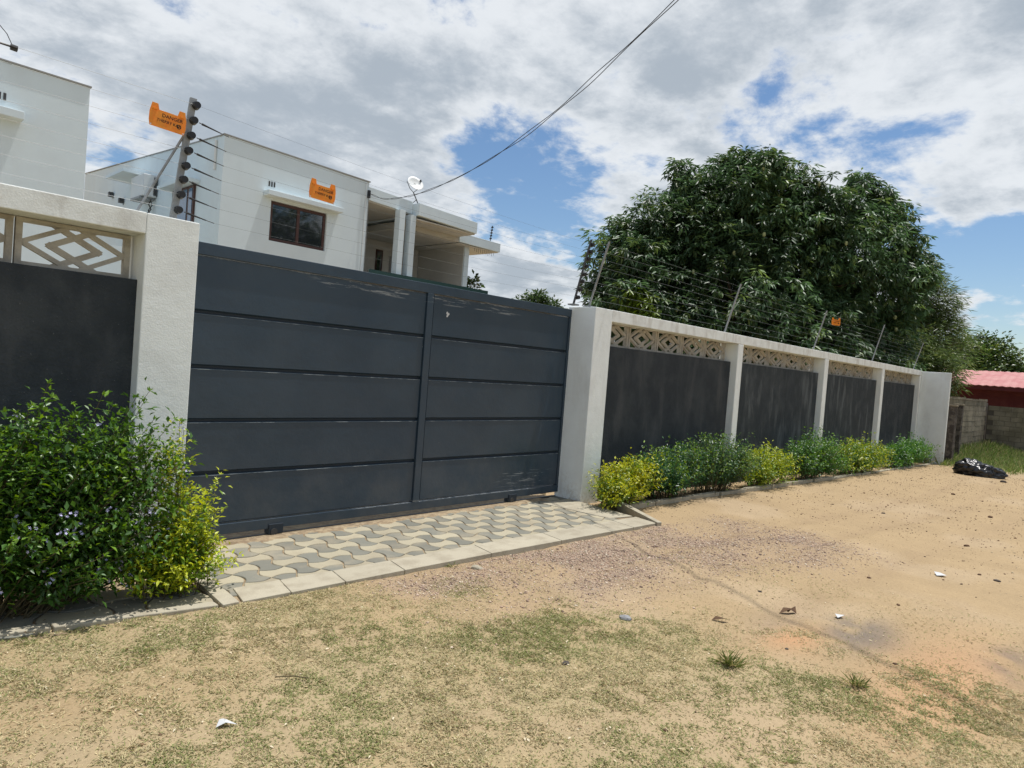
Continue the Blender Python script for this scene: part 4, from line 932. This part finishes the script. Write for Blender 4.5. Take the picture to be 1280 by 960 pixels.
for (px_, py_), hgt, lab in (((23.0, 4.17), 1.42, 'thick rough dark post right beside the end of the white wall'), ((25.6, 4.44), 1.45, 'thinner rough dark post behind the thick one')):
    t_ = empty('rough_post', (px_, py_, -.5), label=lab, category='post', group='rough posts at the open boundary')
    b = MB(); wdt = .24 if px_ < 24 else .2; prev = None; V = []; F = []
    for k in range(7):
        z_ = -.9 + (hgt + .9) * k / 6; j = lambda: random.uniform(-.015, .015)
        V += [(px_ - wdt / 2 + j(), py_ - wdt / 2 + j(), z_), (px_ + wdt / 2 + j(), py_ - wdt / 2 + j(), z_), (px_ + wdt / 2 + j(), py_ + wdt / 2 + j(), z_), (px_ - wdt / 2 + j(), py_ + wdt / 2 + j(), z_)]
    for k in range(6):
        for q in range(4): F.append((k * 4 + q, k * 4 + (q + 1) % 4, k * 4 + 4 + (q + 1) % 4, k * 4 + 4 + q))
    F += [(24, 25, 26, 27), (3, 2, 1, 0)]
    b.add(V, F).build('shaft', M['post'], t_); MB().box(px_ - wdt / 2 - .02, py_ - wdt / 2 - .02, hgt + .001, px_ + wdt / 2 + .02, py_ + wdt / 2 + .02, hgt + .05).build('cap', M['blockwall'], t_, bev=.01)
bs = empty('brick_stack', (24.4, 4.75, -.4), label='brown brick pier rising behind the rough posts', category='brick pier')
for r_ in range(22):
    for k in range(2): MB().box(24.2 + k * .24 + (.03 if r_ % 2 else 0), 4.62, -.5 + r_ * .11, 24.43 + k * .24 + (.03 if r_ % 2 else 0), 4.86, -.5 + r_ * .11 + .095).build('brick', M['brick'], bs)
rh = empty('red_roofed_house', (39, 0, -.4), label='maroon house with pink red corrugated roof beyond the cross wall', category='house')
MB().box(38, -14, -1, 44, 7.6, 2.62).build('wall', M['maroon'], rh)
rv = []; rf = []; n_ = 152
for i in range(n_ + 1):
    yy = 8.2 - i * .145
    for xx, zz in ((36.9, 2.38), (40.3, 3.17)):
        rv += [(xx, yy, zz), (xx, yy - .10, zz + .045)] if False else [(xx, yy, zz + (.028 if i % 2 else 0))]
rf = [(2 * i, 2 * i + 1, 2 * i + 3, 2 * i + 2) for i in range(n_)]
o = MB().add(rv, rf).build('roof', M['redroof'], rh); md = o.modifiers.new('thick', 'SOLIDIFY'); md.thickness = .03
MB().hexa([(40.31, -14, 3.1), (44.4, -14, 2.3), (44.4, 8.2, 2.3), (40.31, 8.2, 3.1)], [(40.31, -14, 3.18), (44.4, -14, 2.38), (44.4, 8.2, 2.38), (40.31, 8.2, 3.18)]).build('roof', M['redroof'], rh)
MB().box(36.95, -14, 2.20, 37.0, 8.2, 2.36).build('fascia', M['maroon'], rh)

# ------------------------------------------------------------------ black refuse bag
import bmesh
bm = bmesh.new(); bmesh.ops.create_icosphere(bm, subdivisions=5, radius=1)
for v in bm.verts:
    p = v.co.copy(); n1 = mnoise.fractal(p * 1.6 + Vector((3, 1, 2)), 1, 2, 4); rdg = abs(mnoise.noise(p * 4.2)) + .5 * abs(mnoise.noise(p * 9))
    s = 1 + .22 * n1 - .22 * rdg; q = p * s
    z = q.z; 
    if z < -.25: z = -.25 - (z + .25) * .05
    v.co = Vector((q.x * .54, q.y * .40 * (1 - .15 * p.x), (z + .25) * (.32 + .10 * p.x * -1)))
me = bpy.data.meshes.new('bag_body'); bm.to_mesh(me); bm.free(); me.materials.append(M['bag'])
me.polygons.foreach_set('use_smooth', [True] * len(me.polygons))
bx_, by_ = 20.3, 2.98; bz_ = float(gz(bx_, by_))
bag = empty('refuse_bag', (bx_, by_, bz_), label='crumpled full black plastic refuse bag lying on the sand', category='bag')
bag.rotation_euler = (0, 0, R_(-72))
link(me, 'bag_body', bag, (0, 0, 0))
k_ = MB().tube([(-.22, 0, .26), (-.25, .02, .33), (-.24, .05, .39)], .03, 7, .045); k_.v = [(a + bx_, b_ + by_, c_ + bz_) for a, b_, c_ in k_.v]
k_.build('tied_neck', M['bagtip'], bag)

# ------------------------------------------------------------------ grass, gravel, litter
def scatter(n, x0, x1, y0, y1, dens):
    X = rng.uniform(x0, x1, n); Y = rng.uniform(y0, y1, n); k = rng.random(n) < dens(X, Y); return X[k], Y[k]
X, Y = scatter(800000, -.3, 6.2, -.3, 4.4, lambda a, b: np.where(b < np.where(a < 1.76, fy(a), kfront(a)) - .006, np.maximum(grass_density(a, b) * tufty(a, b), .03), 0))
vis = (Y > .55 * 0 + .28 * 0 - .2) & (np.hypot(X, Y) > 1.2); X, Y = X[vis], Y[vis]; n = len(X); print('blades', n)
Z = gz(X, Y); az = rng.uniform(0, 2 * math.pi, n); el = rng.uniform(.05, .75, n)
ln = rng.uniform(.008, .027, n) * (1 + .4 * (fbm(X, Y, 3, 3, 77) > .6))
gcol = np.where(rng.random((n, 1)) < .18 + .50 * (ss(fbm(X, Y, 1.7, 3, 78), .42, .62)[:, None]), np.array([.25, .275, .105]), np.array([.50, .43, .25])) * rng.uniform(.6, 1.25, (n, 1))
Vv, Ff, Cc = leaves(np.stack([X, Y, Z], 1), np.stack([np.cos(az) * np.cos(el), np.sin(az) * np.cos(el), np.sin(el)], 1), ln, .0038, gcol, .1)
o = link(npmesh('grass', Vv, Ff, Cc, M['grassm']), 'grass', kind='stuff'); o['label'] = 'short half dead grass on the verge in front of the driveway'; o['category'] = 'grass'
# tall green grass by the block wall
def gd2(a, b): return np.clip(ss(a, 21.5, 24) * ss(b, 2.2 + 0 * a, 3.0) * (b < 4.9) + .8 * ss(a, 29, 33) * (b > .4) * ss(b, .4, 1.2), 0, 1)
X, Y = scatter(34000, 21.5, 34, .4, 4.9, gd2); n = len(X); Z = gz(X, Y); az = rng.uniform(0, 2 * math.pi, n); el = rng.uniform(.6, 1.4, n)
hh = rng.uniform(.08, .23, n) * (1 + .9 * ss(Y, 3.4, 4.8)) * (1 + .5 * ss(X, 26, 32))
gcol = np.where(rng.random((n, 1)) < .75, np.array([.20, .28, .085]), np.array([.42, .39, .20])) * rng.uniform(.6, 1.3, (n, 1))
Vv, Ff, Cc = leaves(np.stack([X, Y, Z - .02], 1), np.stack([np.cos(az) * np.cos(el), np.sin(az) * np.cos(el), np.sin(el)], 1), hh, .022, gcol, .1)
o = link(npmesh('long_grass', Vv, Ff, Cc, M['grassm']), 'long_grass', kind='stuff'); o['label'] = 'tall green grass growing along the block wall past the refuse bag'; o['category'] = 'grass'
# crushed stone
def pebbles(X, Y, size, cols, name, label, sink=.3):
    n = len(X); ico = np.array([(1, 0, 0), (-1, 0, 0), (0, 1, 0), (0, -1, 0), (0, 0, 1), (0, 0, -1)], float); ff_ = np.array([(0, 2, 4), (2, 1, 4), (1, 3, 4), (3, 0, 4), (2, 0, 5), (1, 2, 5), (3, 1, 5), (0, 3, 5)])
    s = size(n)[:, None, None]; v = ico[None] * s * rng.uniform(.55, 1.3, (n, 6, 3)); q = rng.normal(size=(n, 4)); q /= np.linalg.norm(q, axis=1, keepdims=True)
    w_, x_, y_, z_ = q.T
    Rm = np.stack([1 - 2 * (y_ * y_ + z_ * z_), 2 * (x_ * y_ - z_ * w_), 2 * (x_ * z_ + y_ * w_), 2 * (x_ * y_ + z_ * w_), 1 - 2 * (x_ * x_ + z_ * z_), 2 * (y_ * z_ - x_ * w_), 2 * (x_ * z_ - y_ * w_), 2 * (y_ * z_ + x_ * w_), 1 - 2 * (x_ * x_ + y_ * y_)], 1).reshape(n, 3, 3)
    v = np.einsum('nij,nkj->nki', Rm, v); v[..., 2] *= .7
    v += np.stack([X, Y, gz(X, Y) + s[:, 0, 0] * sink], 1)[:, None]
    F_ = (np.arange(n)[:, None, None] * 6 + ff_[None]).reshape(-1, 3)
    o = link(npmesh(name, v.reshape(-1, 3), F_, np.repeat(cols, 6, 0), M['pebble']), name, kind='stuff'); o['label'] = label; o['category'] = 'gravel'
X, Y = scatter(120000, 2.4, 8.4, 1.6, 4.0, lambda a, b: np.where((b < kfront(np.minimum(a, 6.34)) - .015), gravel_density(a, b), 0)); n = len(X); print('pebbles', n)
pal = np.array([[.43, .315, .235], [.33, .23, .175], [.50, .385, .29], [.58, .49, .38], [.21, .15, .12], [.46, .33, .24]])
pebbles(X, Y, lambda n: rng.choice([.6, .85, 1.25, 1.9], n, p=[.4, .35, .2, .05]) * rng.uniform(.004, .009, n), pal[rng.integers(0, 6, n)] * rng.uniform(.8, 1.2, (n, 1)), 'gravel', 'pinkish grey crushed stone spilled along the driveway kerb', .1)
X = rng.uniform(.5, 24, 16000) ; Y = rng.uniform(-1, 4.3, 16000); kk = (rng.random(16000) < .03 + .5 * ss(fbm(X, Y, 1.3, 4, 91), .52, .72)) & ((Y < kfront(np.clip(X, 1.8, 6.3)) - .02) & (Y < fy(np.clip(X, -6, 1.7)) - .02)) | (X > 7); X, Y = X[kk], Y[kk]; n = len(X)
pal2 = np.array([[.16, .10, .06], [.22, .14, .08], [.55, .45, .3], [.32, .23, .14], [.12, .085, .06]])
pebbles(X, Y, lambda n: rng.uniform(.0015, .0085, n) * rng.choice([.7, 1, 1.8], n, p=[.6, .35, .05]) * (1 + .5 * (X > 9)), pal2[rng.integers(0, 5, n)], 'scattered_grit', 'dark grit and crumbs strewn over the sandy road', .2)
# dead leaf bits on the verge and under the left bush
n = 3800; X = rng.uniform(-.2, 6.5, n); Y = rng.uniform(-.2, 4.3, n); kk = (Y < np.where(X < 1.76, fy(X), kfront(X)) - .02) & (rng.random(n) < np.where(X < 3.6, .9, .25)); X, Y = X[kk], Y[kk]
X2 = rng.uniform(.2, 1.95, 260); Y2_ = rng.uniform(4.0, 4.6, 260); X = np.r_[X, X2]; Y = np.r_[Y, Y2_]; n = len(X)
Zb = np.where(Y > 3.97, .03, gz(X, Y) + .006); az = rng.uniform(0, 2 * math.pi, n)
lc = np.array([[.62, .53, .34], [.50, .40, .22], [.16, .10, .05], [.70, .62, .45]])[rng.integers(0, 4, n)]
Vv, Ff, Cc = leaves(np.stack([X, Y, Zb], 1), np.stack([np.cos(az), np.sin(az), rng.uniform(-.1, .25, n)], 1), rng.uniform(.007, .03, n), rng.uniform(.003, .012, n), lc, .2)
o = link(npmesh('leaf_litter', Vv, Ff, Cc, M['grassm']), 'leaf_litter', kind='stuff'); o['label'] = 'dry leaf scraps strewn on the verge and paving'; o['category'] = 'leaf litter'
# grass tufts
def tuft(x_, y_, r_, n, label):
    az = rng.uniform(0, 2 * math.pi, n); el = rng.uniform(.25, 1.2, n); z_ = float(gz(x_, y_))
    Vv, Ff, Cc = leaves(np.tile([0, 0, 0.], (n, 1)) + rng.normal(size=(n, 3)) * [.018, .018, 0], np.stack([np.cos(az) * np.cos(el), np.sin(az) * np.cos(el), np.sin(el)], 1), rng.uniform(.5, 1, n) * r_, .006, jitter_col((.16, .20, .06), n, .3, (.45, .40, .2), .3), .05)
    link(npmesh('grass_tuft', Vv, Ff, Cc, M['grassm']), 'grass_tuft', None, (x_, y_, z_), label=label, category='grass tuft', group='grass tufts on the sand')
tuft(3.68, 1.62, .12, 85, 'spiky green grass tuft alone on bare sand near the bottom right of centre'); tuft(4.05, 1.05, .09, 70, 'smaller upright green grass tuft right of the spiky one')
tuft(3.55, 4.02 - .14, .05, 22, 'tiny weed at the driveway kerb edge')
def rock(x_, y_, s, mat, label, flat=.5, name='stone'):
    bm = bmesh.new(); bmesh.ops.create_icosphere(bm, subdivisions=2, radius=1)
    for v in bm.verts: v.co = Vector((v.co.x * s, v.co.y * s * .7, v.co.z * s * flat)) * (1 + .3 * mnoise.noise(v.co * 1.5 + Vector((x_, y_, 0))))
    me = bpy.data.meshes.new(name); bm.to_mesh(me); bm.free(); me.materials.append(mat)
    link(me, name, None, (x_, y_, float(gz(x_, y_)) + s * flat * .35), random.uniform(0, 3), label=label, category='stone')
rock(3.80, 2.41, .045, M['rock'], 'smooth blue grey stone on the sand between grass and gravel')
rock(3.68, 3.72, .05, M['kerb'], 'pale broken concrete lump at the driveway kerb', .4)
rock(19.3, 2.35, .07, M['post'], 'dark brown clod on the sand below the refuse bag')
rock(2.9, 2.19, .022, M['post'], 'small dark clod among the verge grass')
def scrap(x_, y_, poly, mat, label, name='paper_scrap', cat='litter', curl=.012):
    z_ = float(gz(x_, y_)) + .012; c_ = MB(); n = len(poly)
    V = [(0, 0, curl)] + [(p[0], p[1], curl * (1 if i % 2 else -.2)) for i, p in enumerate(poly)]; F = [(0, i + 1, (i + 1) % n + 1) for i in range(n)]
    o = c_.add(V, F).build(name, mat, None, (0, 0, 0), label=label, category=cat); o.location = (x_, y_, z_)
    md = o.modifiers.new('thick', 'SOLIDIFY'); md.thickness = .0012
scrap(1.25, 2.68, [(-.035, .0), (-.01, .028), (.016, .05), (.012, .01), (.042, -.03), (.0, -.012)], M['white'], 'torn white plastic scrap on the grass at the lower left', curl=.012)
scrap(7.26, 1.28, [(-.07, .02), (.03, .06), (.08, .02), (-.02, -.05)], M['white'], 'flat white paper scrap on the sandy road at the right', curl=.008)
scrap(5.14, 1.49, [(-.04, .0), (-.01, .03), (.04, .015), (.02, -.025)], M['white'], 'small curled white scrap beside the brown leaf', curl=.012)
scrap(5.0, 1.78, [(-.09, .05), (-.03, .045), (.0, .02), (.08, .0), (.03, -.03), (-.03, -.005)], M['deadleaf'], 'curled dark brown dead leaf on the sandy road', 'dead_leaf', 'leaf', .03)
scrap(4.33, 1.99, [(-.05, .05), (-.01, .04), (.06, -.03), (.0, -.02)], M['deadleaf'], 'small dark bark chip left of the curled brown leaf', 'bark_chip', 'bark', .02)
for k, (x_, y_, s_, lb_) in enumerate([(5.2, 2.1, .018, 'dark crumb on sand just beyond the curled brown leaf'), (5.9, 1.3, .016, 'dark crumb on sand beyond the small curled white scrap'), (6.6, 1.7, .02, 'dark crumb left of the flat white paper scrap'),
        (7.6, .9, .028, 'largest of two dark clods right of the flat white paper scrap'), (7.7, 1.05, .02, 'smaller dark clod beside the larger one right of the white paper'), (9.2, 1.4, .03, 'dark clod on the road beyond the flat white paper scrap'),
        (10.5, 2.6, .03, 'dark clod in mid road in front of the second dark wall panel'), (12.2, 1.6, .04, 'dark clod on the road nearer the right edge of the picture'), (14.6, 2.5, .05, 'dark clod on far sand in front of the refuse bag'),
        (4.2, 1.5, .012, 'tiny dark crumb between the two grass tufts'), (4.6, 1.0, .014, 'tiny dark crumb on orange sand right of the upright grass tuft')]):
    rock(x_, y_, s_, M['deadleaf'] if k % 3 else M['post'], lb_, name='soil_clod')
z_ = float(gz(1.66, 2.89)); MB().tube([(1.60, 2.93, z_ + .014), (1.67, 2.88, z_ + .018), (1.72, 2.83, z_ + .012)], .003, 5).build('twig', M['stem'], None, (1.66, 2.89, z_), label='short dark twig on the grass at the lower left centre', category='twig')
tot = 0
seen = {}
for o in bpy.data.objects:
    if o.type == 'MESH': tot += len(o.data.polygons)
print('objects', len(bpy.data.objects), 'polys', tot)
